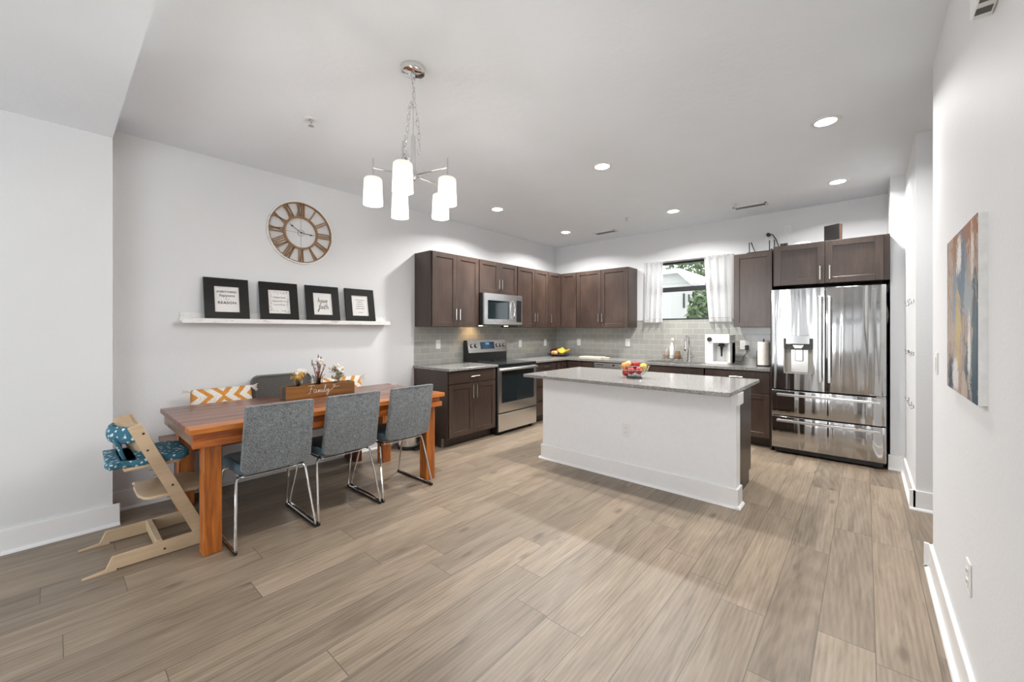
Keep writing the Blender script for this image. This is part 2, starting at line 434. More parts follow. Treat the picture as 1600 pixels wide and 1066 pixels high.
# ------------------------------------------------------------------ outdoors through the window
STUCCO = simple('outdoor_stucco', (.48, .47, .455), .9, var=.03, bump=.2)
SHING = simple('pale_roof_shingles', (.55, .55, .55), .9, var=.15, scale=12)
LEAF = simple('leaf_green', (.10, .15, .06), .6, var=.4, scale=6)
BARK = simple('bark', (.09, .065, .045), .9, var=.3)
BOUNCE_GROUND = simple('pale_bounce_ground', (.52, .52, .48), .95, var=.1, scale=4)  # unseen ground made pale to bounce light onto the kitchen ceiling
struct(MB().box(-14, 6, BY+.35, 34, -.25, -.15).obj('bounce_ground', BOUNCE_GROUND, origin=(0, 0, 0), smooth=0))
t = thing('neighbour_house', 'white stucco neighbouring house with a sloping roof, seen through the kitchen window', 'house', (-7, 16.5, -.15))
box('wall', STUCCO, -10.5, -4.34, 14, 19, -.15, 2.95, t)
MB().slab([(-10.6, 3.3), (-4.67, 3.38), (-4.18, 2.86), (-4.26, 2.78), (-4.72, 3.22), (-10.6, 3.14)], 13.75, 19.3, lambda u, v, k: (u, k, v)).obj('roof', SHING, t, smooth=0)
MB().slab([(-10.5, 2.9), (-4.34, 2.9), (-4.7, 3.24), (-10.5, 3.2)], 13.98, 19, lambda u, v, k: (u, k, v)).obj('gable', STUCCO, t, smooth=0)
for x0, x1, z0, z1 in ((-4.615, -4.56, 2.06, 2.54), (-4.445, -4.405, 2.25, 2.5)):
    box('window', BLACK, x0, x1, 13.97, 14.02, z0, z1, t)
def tree(loc, R, H, label, n, seed):
    rnd = random.Random(seed)
    t = thing('tree', label, 'tree', loc, 0, 'trees outside the kitchen window')
    x, y, z = loc
    m = MB().tube([(x, y, z), (x+.1, y, z+H*.4), (x-.05, y, z+H*.8)], .12, 8, taper=.4)
    for k in range(9):
        a = rnd.uniform(0, 2*PI); h = rnd.uniform(.35, .8)*H
        m.tube([(x, y, z+h), (x+R*.8*math.cos(a), y+R*.8*math.sin(a), z+h+R*.7)], .035, 5, taper=.3)
    m.obj('trunk', BARK, t)
    f = MB()
    for k in range(n):
        while True:
            v = Vector((rnd.uniform(-1,1), rnd.uniform(-1,1), rnd.uniform(-1,1)))
            if .25 < v.length < 1: break
        c = Vector((x, y, z+H*.66)) + Vector((v.x*R, v.y*R, v.z*H*.36))
        a = Vector((rnd.uniform(-1,1), rnd.uniform(-1,1), rnd.uniform(-1,1))).normalized(); b2 = a.orthogonal().normalized(); s = rnd.uniform(.05, .10)
        vs = [f.bm.verts.new(c + p) for p in (a*s*1.5, b2*s*.7, -a*s*1.5, -b2*s*.7)]
        f.bm.faces.new(vs)
    f.obj('foliage', LEAF, t, smooth=0)
tree((-6.2, 21.5, -.15), 1.7, 6.6, 'tall loosely leaved tree rising above the neighbouring roof', 3000, 3)
tree((-3.28, 12.5, -.15), .72, 2.75, 'dense low green tree to the right of the neighbouring house', 2600, 5)

# ------------------------------------------------------------------ cabinets
def face_fn(face, d):
    if face == 'x': return lambda a, o, z: (d+o, a, z)
    return lambda a, o, z: (a, d-o, z)

def shaker(name, face, d, a0, a1, z0, z1, parent, rail=.058, flat=False, t=.02, mat=None):
    f = face_fn(face, d); m = MB(); g = .0018
    a0 += g; a1 -= g; z0 += g; z1 -= g
    if flat:
        m.box(a0, a1, 0, t, z0, z1, .002, f)
    else:
        m.box(a0, a0+rail, 0, t, z0, z1, .0015, f); m.box(a1-rail, a1, 0, t, z0, z1, .0015, f)
        m.box(a0+rail, a1-rail, 0, t, z0, z0+rail, .0015, f); m.box(a0+rail, a1-rail, 0, t, z1-rail, z1, .0015, f)
        m.box(a0+rail-.002, a1-rail+.002, 0, t-.010, z0+rail-.002, z1-rail+.002, 0, f)
    return m.obj(name, mat or CABM, parent, smooth=0)

def bar_pull(face, d, a, z, parent, L=.13, vert=True, out=.03, t=.02):
    f = face_fn(face, d); m = MB(); r = .0055
    if vert:
        m.box(a-r, a+r, t+out-r, t+out+r, z-L/2, z+L/2, .002, f)
        for s in (-1, 1): m.box(a-r*.8, a+r*.8, t, t+out, z+s*(L/2-.006)-r*.8, z+s*(L/2-.006)+r*.8, 0, f)
    else:
        m.box(a-L/2, a+L/2, t+out-r, t+out+r, z-r, z+r, .002, f)
        for s in (-1, 1): m.box(a+s*(L/2-.006)-r*.8, a+s*(L/2-.006)+r*.8, t, t+out, z-r*.8, z+r*.8, 0, f)
    return m.obj('handle', NICKEL, parent, smooth=0, label='brushed nickel bar handle')

UB, UT = 1.352, 2.232
LF = -3.77          # left uppers carcass front (door adds .02)
BF = 5.516          # back uppers carcass front
def upper(face, a0, a1, z0, z1, label, doors, hs, front, back, group='dark upper cabinets'):
    f = face_fn(face, front)
    bx = f((a0+a1)/2, -.16, z0)
    t = thing('wall_cabinet', label, 'cabinet', bx, 0, group)
    m = MB(); dep = abs(front-back)
    m.box(a0, a1, -dep+.002, 0, z0, z1, .001, f); m.obj('body', CABBOX, t, smooth=0)
    for (d0, d1), h in zip(doors, hs):
        dr = shaker('door', face, front, d0, d1, z0, z1, t)
        if h: bar_pull(face, front, h[0], h[1], dr, h[2] if len(h) > 2 else .13)
    return t
upper('x', 2.87, 3.63, UB, UT, 'dark two-door upper cabinet at the left end of the run, left of the microwave', [(2.885, 3.255), (3.255, 3.625)], [(3.225, 1.50), (3.285, 1.50)], LF, WX)
upper('x', 3.632, 4.398, 1.795, UT, 'short two-door dark upper cabinet directly above the microwave', [(3.64, 4.015), (4.015, 4.39)], [(3.985, 1.93), (4.045, 1.93)], LF, WX)
upper('x', 4.40, 5.142, UB, UT, 'dark two-door upper cabinet just right of the microwave', [(4.405, 4.80), (4.80, 5.14)], [(4.77, 1.50), (4.83, 1.50)], LF, WX)
t = thing('corner_cabinet', 'L-shaped dark corner upper cabinet with two narrow doors in the kitchen corner', 'cabinet', (-3.92, 5.6, UB), 0, 'dark upper cabinets')
MB().slab([(WX+.002, 5.144), (LF, 5.144), (LF, BF), (-3.462, BF), (-3.462, BY-.002), (WX+.002, BY-.002)], UB, UT, lambda u, v, k: (u, v, k)).obj('body', CABBOX, t, smooth=0)
d = shaker('door', 'x', LF, 5.146, BF-.022, UB, UT, t, rail=.055); bar_pull('x', LF, 5.185, 1.50, d)
shaker('door', 'y', BF, LF+.02, -3.466, UB, UT, t, rail=.055)
upper('y', -3.46, -2.588, UB, UT, 'wide dark two-door upper cabinet on the back wall left of the window', [(-3.455, -3.024), (-3.024, -2.592)], [(-3.054, 1.50), (-2.994, 1.50)], BF, BY)
upper('y', -1.215, -.80, UB-.005, UT, 'single-door dark upper cabinet between the window and the fridge', [(-1.21, -.805)], [None], BF, BY)
# over-fridge cabinet
FF = 5.12
t = upper('y', -.745, .172, 1.78, 2.205, 'wide dark cabinet directly above the refrigerator', [(-.735, -.305), (-.305, .128)], [(-.343, 1.885, .14), (-.267, 1.885, .14)], FF, BY)
box('filler_panel', CABBOX, .13, .172, FF-.004, FF+.6, 1.78, 2.205, t)
box('fridge_side_panel', CABBOX, -.78, -.765, 5.17, BY-.002, .0, 2.2, t)

CT = .885          # perimeter worktop height
BFL = -3.46        # left base carcass front
BFB = 5.22         # back base carcass front
TK = .10
def base(face, a0, a1, label, front, back, fronts, group='dark base cabinets', side=None):
    """fronts: (kind, a0, a1, z0, z1, handle or None)"""
    f = face_fn(face, front)
    t = thing('base_cabinet', label, 'cabinet', f((a0+a1)/2, -.3, 0), 0, group)
    dep = abs(front-back)
    m = MB()
    if 'sink' in label:
        m.box(a0, a1, -dep+.002, 0, TK, CT-.215, 0, f).box(a0, a0+.018, -dep+.002, 0, CT-.215, CT-.032, 0, f).box(a1-.018, a1, -dep+.002, 0, CT-.215, CT-.032, 0, f).box(a0, a1, -.018, 0, CT-.215, CT-.032, 0, f)
    else: m.box(a0, a1, -dep+.002, 0, TK, CT-.032, .001, f)
    m.obj('body', CABBOX, t, smooth=0)
    m = MB().box(a0, a1, -dep+.002, -.07, 0, TK, 0, f); m.obj('toe_kick', CABBOX, t, smooth=0)
    for k, d0, d1, z0, z1, h in fronts:
        o = shaker('drawer' if k == 'drawer' else 'door', face, front, d0, d1, z0, z1, t, flat=(k == 'drawer'))
        if h: bar_pull(face, front, h[0], h[1], o, h[2], h[3])
    return t
ZD = .845
t = base('x', 2.862, 3.624, 'dark base cabinet with one drawer over two doors, left of the stove', BFL, WX,
     [('drawer', 2.875, 3.615, .705, ZD, (3.245, .775, .14, False)), ('door', 2.875, 3.245, .11, .70, (3.215, .60, .15, True)), ('door', 3.245, 3.615, .11, .70, (3.275, .60, .15, True))])
box('corner_strip', simple('worn_strip', (.16, .14, .12), .5), BFL-.085, BFL-.06, 2.845, 2.861, 0, .10, t)
base('x', 4.398, 4.90, 'dark base cabinet with a stack of four drawers right of the stove', BFL, WX,
     [('drawer', 4.405, 4.895, .705, ZD, (4.65, .79, .12, False)), ('drawer', 4.405, 4.895, .51, .70, (4.65, .61, .12, False)), ('drawer', 4.405, 4.895, .31, .505, (4.65, .42, .12, False)), ('drawer', 4.405, 4.895, .11, .305, (4.65, .22, .12, False))])
t = thing('corner_base_cabinet', 'dark corner base cabinet under the fruit platter', 'cabinet', (-3.7, 5.4, 0), 0, 'dark base cabinets')
MB().slab([(WX+.002, 4.902), (BFL, 4.902), (BFL, BFB), (-3.182, BFB), (-3.182, BY-.002), (WX+.002, BY-.002)], TK, CT-.032, lambda u, v, k: (u, v, k)).obj('body', CABBOX, t, smooth=0)
MB().slab([(WX+.002, 4.902), (BFL-.07, 4.902), (BFL-.07, BFB+.07), (-3.182, BFB+.07), (-3.182, BY-.002), (WX+.002, BY-.002)], 0, TK, lambda u, v, k: (u, v, k)).obj('toe_kick', CABBOX, t, smooth=0)
d = shaker('door', 'x', BFL, 4.905, BFB-.022, .11, ZD, t, rail=.05); bar_pull('x', BFL, 4.935, .76, d)
shaker('door', 'y', BFB, BFL+.022, -3.185, .11, ZD, t, rail=.05)
base('y', -3.18, -2.975, 'narrow dark base cabinet door between the corner and the dishwasher', BFB, BY, [('door', -3.178, -2.978, .11, ZD, None)])
base('y', -2.36, -1.468, 'wide dark sink base cabinet below the window', BFB, BY, [('drawer', -2.355, -1.473, .705, ZD, None), ('door', -2.355, -1.914, .11, .70, None), ('door', -1.914, -1.473, .11, .70, None)])
base('y', -1.466, -.785, 'dark base cabinet beside the refrigerator, drawer over doors', BFB, BY, [('drawer', -1.46, -.79, .60, ZD, (-1.12, .775, .14, False)), ('door', -1.46, -1.125, .11, .595, (-1.16, .50, .13, True)), ('door', -1.125, -.79, .11, .595, (-1.09, .50, .13, True))])
# dishwasher
t = thing('dishwasher', 'stainless steel dishwasher under the back worktop, mostly behind the island', 'dishwasher', (-2.67, 5.5, 0))
box('body', BLACK, -2.972, -2.363, BFB+.01, BY-.01, .0, CT-.033, t)
box('door', STEEL, -2.968, -2.367, BFB-.025, BFB+.008, .11, .775, t, .003)
p = box('control_panel', STEEL, -2.968, -2.367, BFB-.028, BFB+.008, .78, .846, t, .003)
m = MB()
for k in range(5): MB().box(-2.92+k*.02, -2.908+k*.02, BFB-.030, BFB-.027, .808, .822).obj('button', BLACK, p, smooth=0)
m.cyl((-2.66, BFB-.028, .812), .014, 0, .004, 14, Matrix.Rotation(PI/2, 3, 'X')); m.obj('dial', BLACK, p)

# worktops
t = MB().box(WX+.001, BFL+.055, 2.845, 3.627, CT-.03, CT, .003).obj('worktop', QUARTZ, origin=(-3.75, 3.2, CT-.03), smooth=0)
tag(t, 'short speckled grey quartz worktop left of the stove', 'worktop', 'perimeter worktops')
sx0, sx1, sy0, sy1 = -2.27, -1.56, 5.27, 5.66     # sink opening
m = MB().box(WX+.001, BFL+.055, 4.396, BFB-.045, CT-.03, CT, .003)
m.box(WX+.001, sx0, BFB-.045, BY-.001, CT-.03, CT).box(sx1, -.785, BFB-.045, BY-.001, CT-.03, CT).box(sx0, sx1, BFB-.045, sy0, CT-.03, CT).box(sx0, sx1, sy1, BY-.001, CT-.03, CT)
tag(m.obj('worktop', QUARTZ, origin=(-2.5, 5.5, CT-.03), smooth=0), 'long L-shaped speckled quartz worktop running along the back wall to the refrigerator', 'worktop', 'perimeter worktops')
t = thing('sink', 'undermounted stainless kitchen sink below the window', 'sink', (-1.9, 5.46, CT-.2))
m = MB().box(sx0+.002, sx0+.010, sy0+.002, sy1-.002, CT-.2, CT-.004).box(sx1-.010, sx1-.002, sy0+.002, sy1-.002, CT-.2, CT-.004).box(sx0+.01, sx1-.01, sy0+.002, sy0+.010, CT-.2, CT-.004).box(sx0+.01, sx1-.01, sy1-.010, sy1-.002, CT-.2, CT-.004).box(sx0+.01, sx1-.01, sy0+.01, sy1-.01, CT-.2, CT-.19)
m.obj('basin', STEEL, t, smooth=0); MB().cyl((-1.91, 5.46, CT-.19), .04, 0, .004).obj('drain', CHROME, t)

# backsplash tiles
m = MB().box(WX, WX+.008, 2.862, 3.64, CT, UB).box(WX, WX+.008, 3.64, 4.39, .85, 1.79).box(WX, WX+.008, 4.39, BY, CT, UB)
struct(m.obj('trim_1', TILE_X, origin=(0, 0, 0), smooth=0))
m = MB().box(WX+.008, -2.588, BY-.008, BY, CT, UB).box(-2.588, -1.215, BY-.008, BY, CT, WB).box(-1.215, -.78, BY-.008, BY, CT, UB)
struct(m.obj('trim_2', TILE_Y, origin=(0, 0, 0), smooth=0))

# ------------------------------------------------------------------ outlets and switches
def outlet(face, d, a, z, label, gangs=1, name='wall_outlet', cat='outlet', kind='decora', group='white wall outlets'):
    f = face_fn(face, d) if face in 'xy' else (lambda u, o, zz: (d-o, u, zz))
    t = thing(name, label, cat, f(a, 0, z), 0, group)
    W = .035 + .046*(gangs-1)/2*1.0 if gangs == 1 else .058
    MB().box(a-W, a+W, .0002, .006, z-.057, z+.057, .002, f).obj('plate', WHITE, t, smooth=0)
    cs = [a] if gangs == 1 else [a-.023, a+.023]
    for c in cs:
        if name == 'light_switch':
            MB().box(c-.016, c+.016, .006, .010, z-.033, z+.033, .0015, f).obj('rocker', WHITE, t, smooth=0)
        else:
            for s in (-1, 1):
                r = MB().box(c-.016, c+.016, .006, .0085, z+s*.019-.013, z+s*.019+.013, .003, f).obj('socket', WHITE, t, smooth=0)
                MB().box(c-.007, c-.005, .0085, .009, z+s*.019-.003, z+s*.019+.006, 0, f).box(c+.005, c+.007, .0085, .009, z+s*.019-.003, z+s*.019+.006, 0, f).obj('slot', DARKGAP, r, smooth=0)
    return t
outlet('x', WX+.008, 3.222, 1.13, 'white outlet on grey tile above the worktop left of the stove')
outlet('x', WX+.008, 4.834, 1.10, 'white outlet on grey tile just right of the stove')
outlet('x', WX+.008, 5.49, 1.10, 'white outlet on left-wall tile beside the kitchen corner')
outlet('y', BY-.008, -3.605, 1.11, 'white outlet on back-wall tile above the fruit platter')
outlet('y', BY-.008, -2.739, 1.12, 'white outlet on back-wall tile left of the window, above the dishwasher')
outlet('y', BY-.008, -1.15, 1.12, 'double white outlet with a black plug between water dispenser and paper towel', 2)
outlet('y', BY, -.895, 2.46, 'white outlet with a black plug high on the wall above the small upper cabinet')
outlet('y', BY, -.70, 2.51, 'white outlet high on the wall above the left side of the fridge cabinet')
outlet('y', 3.32, -1.578, .432, 'white outlet in the middle of the island front panel')
outlet('r', RX, 2.13, .44, 'white outlet low on the near right wall')
outlet('r', RX, 2.98, 1.14, 'white light switch on the right wall beyond the painting', name='light_switch', cat='light switch', group=None)

# plugs and cords
t = thing('power_cord', 'black plug and cord running from the tiled outlet to the water dispenser', 'cord', (-1.12, 5.79, 1.06))
box('plug', BLACK, -1.145, -1.105, BY-.055, BY-.018, 1.06, 1.12, t, .004)
MB().tube([(-1.125, 5.78, 1.06), (-1.13, 5.78, 1.02), (-1.165, 5.77, .97), (-1.17, 5.765, .92), (-1.20, 5.75, .905), (-1.25, 5.72, .92)], .004, 6).obj('cable', BLACK, t)
t = thing('power_cord', 'black plug and cord hanging from the high outlet down behind the fridge cabinet', 'cord', (-.895, 5.79, 2.46))
MB().cyl((-.895, BY-.011, 2.48), .022, 0, .03, 14, Matrix.Rotation(PI/2, 3, 'X')).obj('plug', BLACK, t)
MB().tube([(-.89, 5.79, 2.485), (-.85, 5.79, 2.475), (-.815, 5.79, 2.41), (-.79, 5.795, 2.33), (-.775, 5.795, 2.23)], .006, 6).obj('cable', BLACK, t)
tag(MB().tube([(-.695, 5.80, 2.48), (-.69, 5.79, 2.43), (-.68, 5.78, 2.35), (-.68, 5.77, 2.26)], .003, 6).obj('power_cord', WHITE, origin=(-.69, 5.79, 2.2)), 'thin white cord dropping from the right-hand high outlet', 'cord')

# ------------------------------------------------------------------ range
RY0, RY1, RF = 3.632, 4.388, -3.42
t = thing('stove', 'stainless steel electric stove with black glass top between the base cabinets', 'stove', (-3.75, 4.01, 0))
box('body', BLACK, WX+.03, RF-.012, RY0, RY1, .03, .845, t)
MB().box(-3.50, -3.46, RY0+.02, RY0+.06, 0, .03).box(-3.50, -3.46, RY1-.06, RY1-.02, 0, .03).obj('foot', BLACK, t)
ck = box('cooktop', BGLASS, WX+.03, RF+.012, RY0-.002, RY1+.002, .846, .884, t, .004)
m = MB()
for cx, cy, r in ((-3.60, 3.83, .10), (-3.60, 4.19, .075), (-3.86, 3.83, .075), (-3.86, 4.19, .10)):
    MB().lathe([(r, 0), (r+.003, 0), (r+.003, .0006), (r, .0006)], (cx, cy, .884), 32, close=True).obj('burner_ring', GREYPL, ck)
dr = MB()
fx = face_fn('x', RF-.01)
for a0, a1, z0, z1 in ((RY0, 3.685, .28, .84), (4.335, RY1, .28, .84), (3.685, 4.335, .28, .40), (3.685, 4.335, .80, .84)):
    dr.box(a0, a1, 0, .028, z0, z1, 0, fx)
dr = dr.obj('oven_door', STEEL, t, smooth=0)
MB().box(3.685, 4.335, .0, .022, .40, .80, 0, fx).obj('oven_window', BGLASS, dr, smooth=0)
hd = MB().tube([(RF+.02, RY0+.02, .815), (RF+.055, RY0+.035, .818), (RF+.065, RY0+.10, .820), (RF+.068, 4.01, .822), (RF+.065, RY1-.10, .820), (RF+.055, RY1-.035, .818), (RF+.02, RY1-.02, .815)], .017, 12).obj('handle', STEEL, dr)
MB().box(RY0, RY1, 0, .028, .045, .265, .004, fx).obj('warming_drawer', STEEL, t, smooth=0)
# backguard
MB().slab([(WX+.03, .884), (-3.955, .884), (-3.955, 1.01), (-3.985, 1.17), (WX+.03, 1.17)], RY0, RY1, lambda u, v, k: (u, k, v)).obj('backguard', BLACK, t, smooth=0)
def bgf(a, o, z):   # sloped front plane of the backguard
    s = (z-1.01)/.16; return (-3.951 - .03*s + o, a, z)
cp = MB().box(RY0, RY1, 0, .006, 1.005, 1.175, 0, bgf).obj('control_panel', STEEL, t, smooth=0)
MB().box(3.86, 4.13, .006, .009, 1.05, 1.145, 0, bgf).obj('display', simple('display_glass', (.03, .06, .10), .1, var=.2), cp, smooth=0)
MB().box(3.96, 4.03, .009, .0095, 1.11, 1.135, 0, bgf).obj('clock_display', emis('clock_led', (.05, .25, .6), .4), cp, smooth=0)
for ky in (3.695, 3.77, 4.185, 4.255, 4.325):
    kb = MB().cyl((0, 0, 0), .026, .006, .012, 18, None); bmesh.ops.transform(kb.bm, matrix=Matrix.Translation((-3.966, ky, 1.095)) @ Matrix.Rotation(PI/2-.18, 4, 'Y'), verts=kb.bm.verts)
    kk = kb.obj('knob', BLACK, cp)
    kb = MB().cyl((0, 0, 0), .019, .012, .032, 18, None); bmesh.ops.transform(kb.bm, matrix=Matrix.Translation((-3.966, ky, 1.095)) @ Matrix.Rotation(PI/2-.18, 4, 'Y'), verts=kb.bm.verts)
    kb.obj('knob_cap', STEEL, kk)

# ------------------------------------------------------------------ microwave
t = thing('microwave', 'stainless over-the-range microwave mounted above the stove', 'microwave', (-3.85, 4.01, 1.375))
MX = -3.685
box('body', BLACK, WX+.002, MX, 3.634, 4.396, 1.378, 1.792, t)
fm = face_fn('x', MX)
dr = MB()
for a0, a1, z0, z1 in ((3.636, 3.70, 1.385, 1.79), (4.12, 4.25, 1.385, 1.79), (3.70, 4.12, 1.385, 1.455), (3.70, 4.12, 1.70, 1.79)):
    dr.box(a0, a1, 0, .025, z0, z1, 0, fm)
dr = dr.obj('door', STEEL, t, smooth=0)
MB().box(3.70, 4.12, 0, .018, 1.455, 1.70, 0, fm).obj('door_window', BGLASS, dr, smooth=0)
MB().tube([(MX+.024, 4.19, 1.46), (MX+.055, 4.19, 1.50), (MX+.062, 4.19, 1.585), (MX+.055, 4.19, 1.67), (MX+.024, 4.19, 1.71)], .011, 10).obj('handle', CHROME, dr)
MB().lathe([(0, 0), (.012, 0), (.012, .002), (0, .002)], (MX+.025, 3.98, 1.745), 16, Matrix.Rotation(PI/2, 3, 'Y')).obj('badge', GREYPL, dr)
cpn = MB().box(4.25, 4.394, 0, .022, 1.385, 1.79, .001, fm).obj('control_panel', STEEL, t, smooth=0)
MB().box(4.27, 4.375, .022, .0235, 1.42, 1.72, 0, fm).obj('keypad', BLACK, cpn, smooth=0)
MB().box(3.64, 4.39, -.36, -.02, 1.372, 1.378, 0, fm).obj('underside_grille', GREYPL, t, smooth=0)
MB().cyl((-3.86, 3.76, 1.362), .03, 0, .01).cyl((-3.86, 4.27, 1.362), .03, 0, .01).obj('task_lamp', emis('task_lamp', (1, .8, .5), 3), t)

# ------------------------------------------------------------------ refrigerator
t = thing('refrigerator', 'large stainless steel French-door refrigerator with two lower drawers at the right end of the kitchen', 'refrigerator', (-.3, 5.45, 0))
F0, F1, FS = -.757, .147, -.305
FY = 5.10      # door outer face
box('body', simple('dark_grey_case', (.02, .02, .021), .5), F0+.006, F1-.006, FY+.07, BY-.03, .035, 1.715, t)
box('base_grille', BLACK, F0+.02, F1-.02, FY+.03, FY+.08, .02, .07, t)
MB().cyl((F0+.06, FY+.07, 0), .02, 0, .03).cyl((F1-.06, FY+.07, 0), .02, 0, .03).obj('foot', BLACK, t)
def fdoor(name, x0, x1, z0, z1, b=.012):
    return MB().box(x0, x1, FY, FY+.062, z0, z1, b, seg=3).obj(name, FRIDGE, t, smooth=40)
DX0, DX1, DZ0, DZ1 = -.652, -.398, .855, 1.225
m = MB().box(F0, DX0, FY, FY+.062, .688, 1.74).box(DX1, FS-.003, FY, FY+.062, .688, 1.74).box(DX0, DX1, FY, FY+.062, .688, DZ0).box(DX0, DX1, FY, FY+.062, DZ1, 1.74)
bmesh.ops.remove_doubles(m.bm, verts=m.bm.verts, dist=1e-5)
ld = m.obj('left_door', FRIDGE, t, smooth=0)
rd = fdoor('right_door', FS+.003, F1, .688, 1.74, .006)
d1 = fdoor('drawer', F0, F1, .408, .675, .006)
d2 = fdoor('drawer', F0, F1, .065, .398, .006)
# dispenser
dp = MB().box(DX0, DX1, FY+.055, FY+.061, DZ0, DZ1).box(DX0, DX0+.01, FY+.003, FY+.06, DZ0, DZ1).box(DX1-.01, DX1, FY+.003, FY+.06, DZ0, DZ1).box(DX0, DX1, FY+.003, FY+.06, DZ0, DZ0+.01).obj('dispenser_recess', simple('dispenser_grey', (.36, .345, .31), .35, 0), ld, smooth=0)
MB().box(DX0+.022, DX1-.03, FY-.012, FY+.04, 1.165, 1.255, .004).obj('dispenser_panel', CHROME, ld, smooth=0)
MB().box(DX0+.01, DX1-.01, FY+.015, FY+.05, 1.11, 1.165).box(DX0+.002, DX0+.022, FY+.0, FY+.05, 1.12, 1.225).box(DX1-.03, DX1-.002, FY+.0, FY+.05, 1.12, 1.225).obj('dispenser_hood', simple('hood_dark', (.05, .048, .04), .4), ld, smooth=0)
MB().slab([(-.575, 1.155), (-.475, 1.155), (-.495, 1.12), (-.555, 1.12)], FY+.0, FY+.05, lambda u, v, k: (u, k, v), .002).obj('spout', NICKEL, ld, smooth=0)
MB().box(-.555, -.485, FY+.035, FY+.05, .985, 1.11, .006).obj('paddle', NICKEL, ld, smooth=0)
MB().box(DX0+.06, DX1-.045, FY+.049, FY+.054, DZ0+.012, 1.105, .003).obj('recess_plate', NICKEL, ld, smooth=0)
for x, dd in ((FS-.036, ld), (FS+.036, rd)):
    m = MB().box(x-.011, x+.011, FY-.062, FY-.042, .80, 1.635, .003)
    for z0, z1 in ((.785, .83), (1.605, 1.65)): m.box(x-.011, x+.011, FY-.055, FY, z0, z1, .004)
    m.obj('handle', STEEL, dd, smooth=0)
for z, dd in ((.632, d1), (.36, d2)):
    m = MB().box(F0+.05, F1-.045, FY-.062, FY-.045, z-.012, z+.012, .003)
    for x0 in (F0+.05, F1-.075): m.box(x0, x0+.03, FY-.055, FY, z-.012, z+.012, .003)
    m.obj('handle', STEEL, dd, smooth=0)
MB().box(.03, .115, FY-.004, FY, .690, .70).box(F1-.07, F1-.005, FY-.006, FY+.03, .676, .686).obj('hinge_trim', CHROME, t, smooth=0)
MB().lathe([(0, 0), (.011, 0), (.011, .0015), (0, .0015)], (.055, FY, 1.70), 14, Matrix.Rotation(PI/2, 3, 'X')).obj('badge', CHROME, rd)
o = MB().box(F1+.001, F1+.014, 5.27, 5.31, 1.47, 1.54, .003).tube([(F1+.008, 5.27, 1.53), (F1+.014, 5.25, 1.45), (F1+.008, 5.25, 1.40)], .007, 6).tube([(F1+.008, 5.31, 1.50), (F1+.014, 5.31, 1.43), (F1+.01, 5.31, 1.38)], .006, 6).obj('magnetic_clip', WHITE, origin=(F1, 5.29, 1.40)); tag(o, 'small white clip with ribbon stuck to the right side of the refrigerator', 'clip')

# things on top of the cabinets
t = thing('router', 'black wireless router with upright antennas on the small upper cabinet', 'router', (-1.0, 5.68, UT))
MB().slab(rrect(-1.10, -.83, 5.60, 5.76, .03), UT, UT+.028, lambda u, v, k: (u, v, k), .006).obj('body', BLACK, t)
for x, tilt, L in ((-1.09, 0, .15), (-1.02, -.05, .15), (-.875, .0, .15), (-.825, 0, .15)):
    MB().box(x-.006, x+.006, 5.735, 5.745, UT+.02, UT+.03).tube([(x, 5.74, UT+.02), (x+tilt, 5.74, UT+.02+L)], .0065, 6).obj('antenna', BLACK, t)
for x, lb in ((-.69, 'small black camera-like knob left of the white dish on the fridge cabinet'), (-.655, 'small black knob closest to the white dish on the fridge cabinet')):
    m = MB().lathe([(0, 0), (.02, 0), (.022, .02), (.018, .045), (.020, .055), (0, .06)], (x, 5.30, 2.205), 14); tag(m.obj('black_knob', BLACK, origin=(x, 5.30, 2.205)), lb, 'gadget', 'small black gadgets on the fridge cabinet')
tag(MB().lathe([(0, 0), (.085, 0), (.09, .015), (.085, .032), (.06, .045), (0, .05)], (-.51, 5.32, 2.205), 24).obj('white_dish', WHITE, origin=(-.51, 5.32, 2.205)), 'rounded white disc-shaped device lying on the fridge cabinet', 'gadget')
DKW = simple('dark_wood', (.018, .014, .012), .35); BRW = wood('brown_wood', (.08, .04, .025), (.14, .075, .045))
t = thing('wooden_box', 'dark upright wooden box standing on top of the fridge cabinet', 'box', (-.30, 5.36, 2.205))
MB().box(-.37, -.23, 5.335, 5.347, 2.205, 2.405, .002).box(-.37, -.23, 5.378, 5.39, 2.205, 2.405).box(-.37, -.36, 5.347, 5.378, 2.205, 2.405).box(-.36, -.24, 5.347, 5.378, 2.205, 2.215).obj('case', simple('near_black_wood', (.006, .005, .005), .4), t, smooth=0)
MB().box(-.24, -.229, 5.347, 5.378, 2.205, 2.400).obj('end_panel', BRW, t, smooth=0)
t.rotation_euler = (0, 0, -.45); t.location = (-.255, 5.36, 2.205)

# ------------------------------------------------------------------ island
IZ = .876
t = thing('kitchen_island', 'white-panelled kitchen island with dark cabinet end in the middle of the kitchen', 'kitchen island', (-1.6, 3.7, 0))
IX0, IX1, IYF, IYB = -2.49, -.715, 3.32, 4.03
box('knee_wall', PANEL, IX0, IX1, IYF, IYF+.12, 0, IZ-.032, t)
box('cap_trim', TRIM, IX1-.03, IX1+.02, IYF-.018, IYF+.135, .755, IZ-.032, t, .002)
m = MB()
m.box(IX0-.016, IX1+.016, IYF-.016, IYF, 0, .14, .002).box(IX1, IX1+.016, IYF, IYF+.12, 0, .14, .002).box(IX0-.016, IX0, IYF, IYF+.12, 0, .14, .002)
m.slab([(0, 0), (-.034, 0), (-.031, .009), (-.02, .017), (0, .018)], IX0-.034, IX1+.034, lambda u, v, k: (k, IYF+u, v))
m.slab([(0, 0), (.034, 0), (.031, .009), (.02, .017), (0, .018)], IYF-.034, IYF+.12, lambda u, v, k: (IX1+u, k, v))
m.obj('baseboard', TRIM, t, smooth=0)
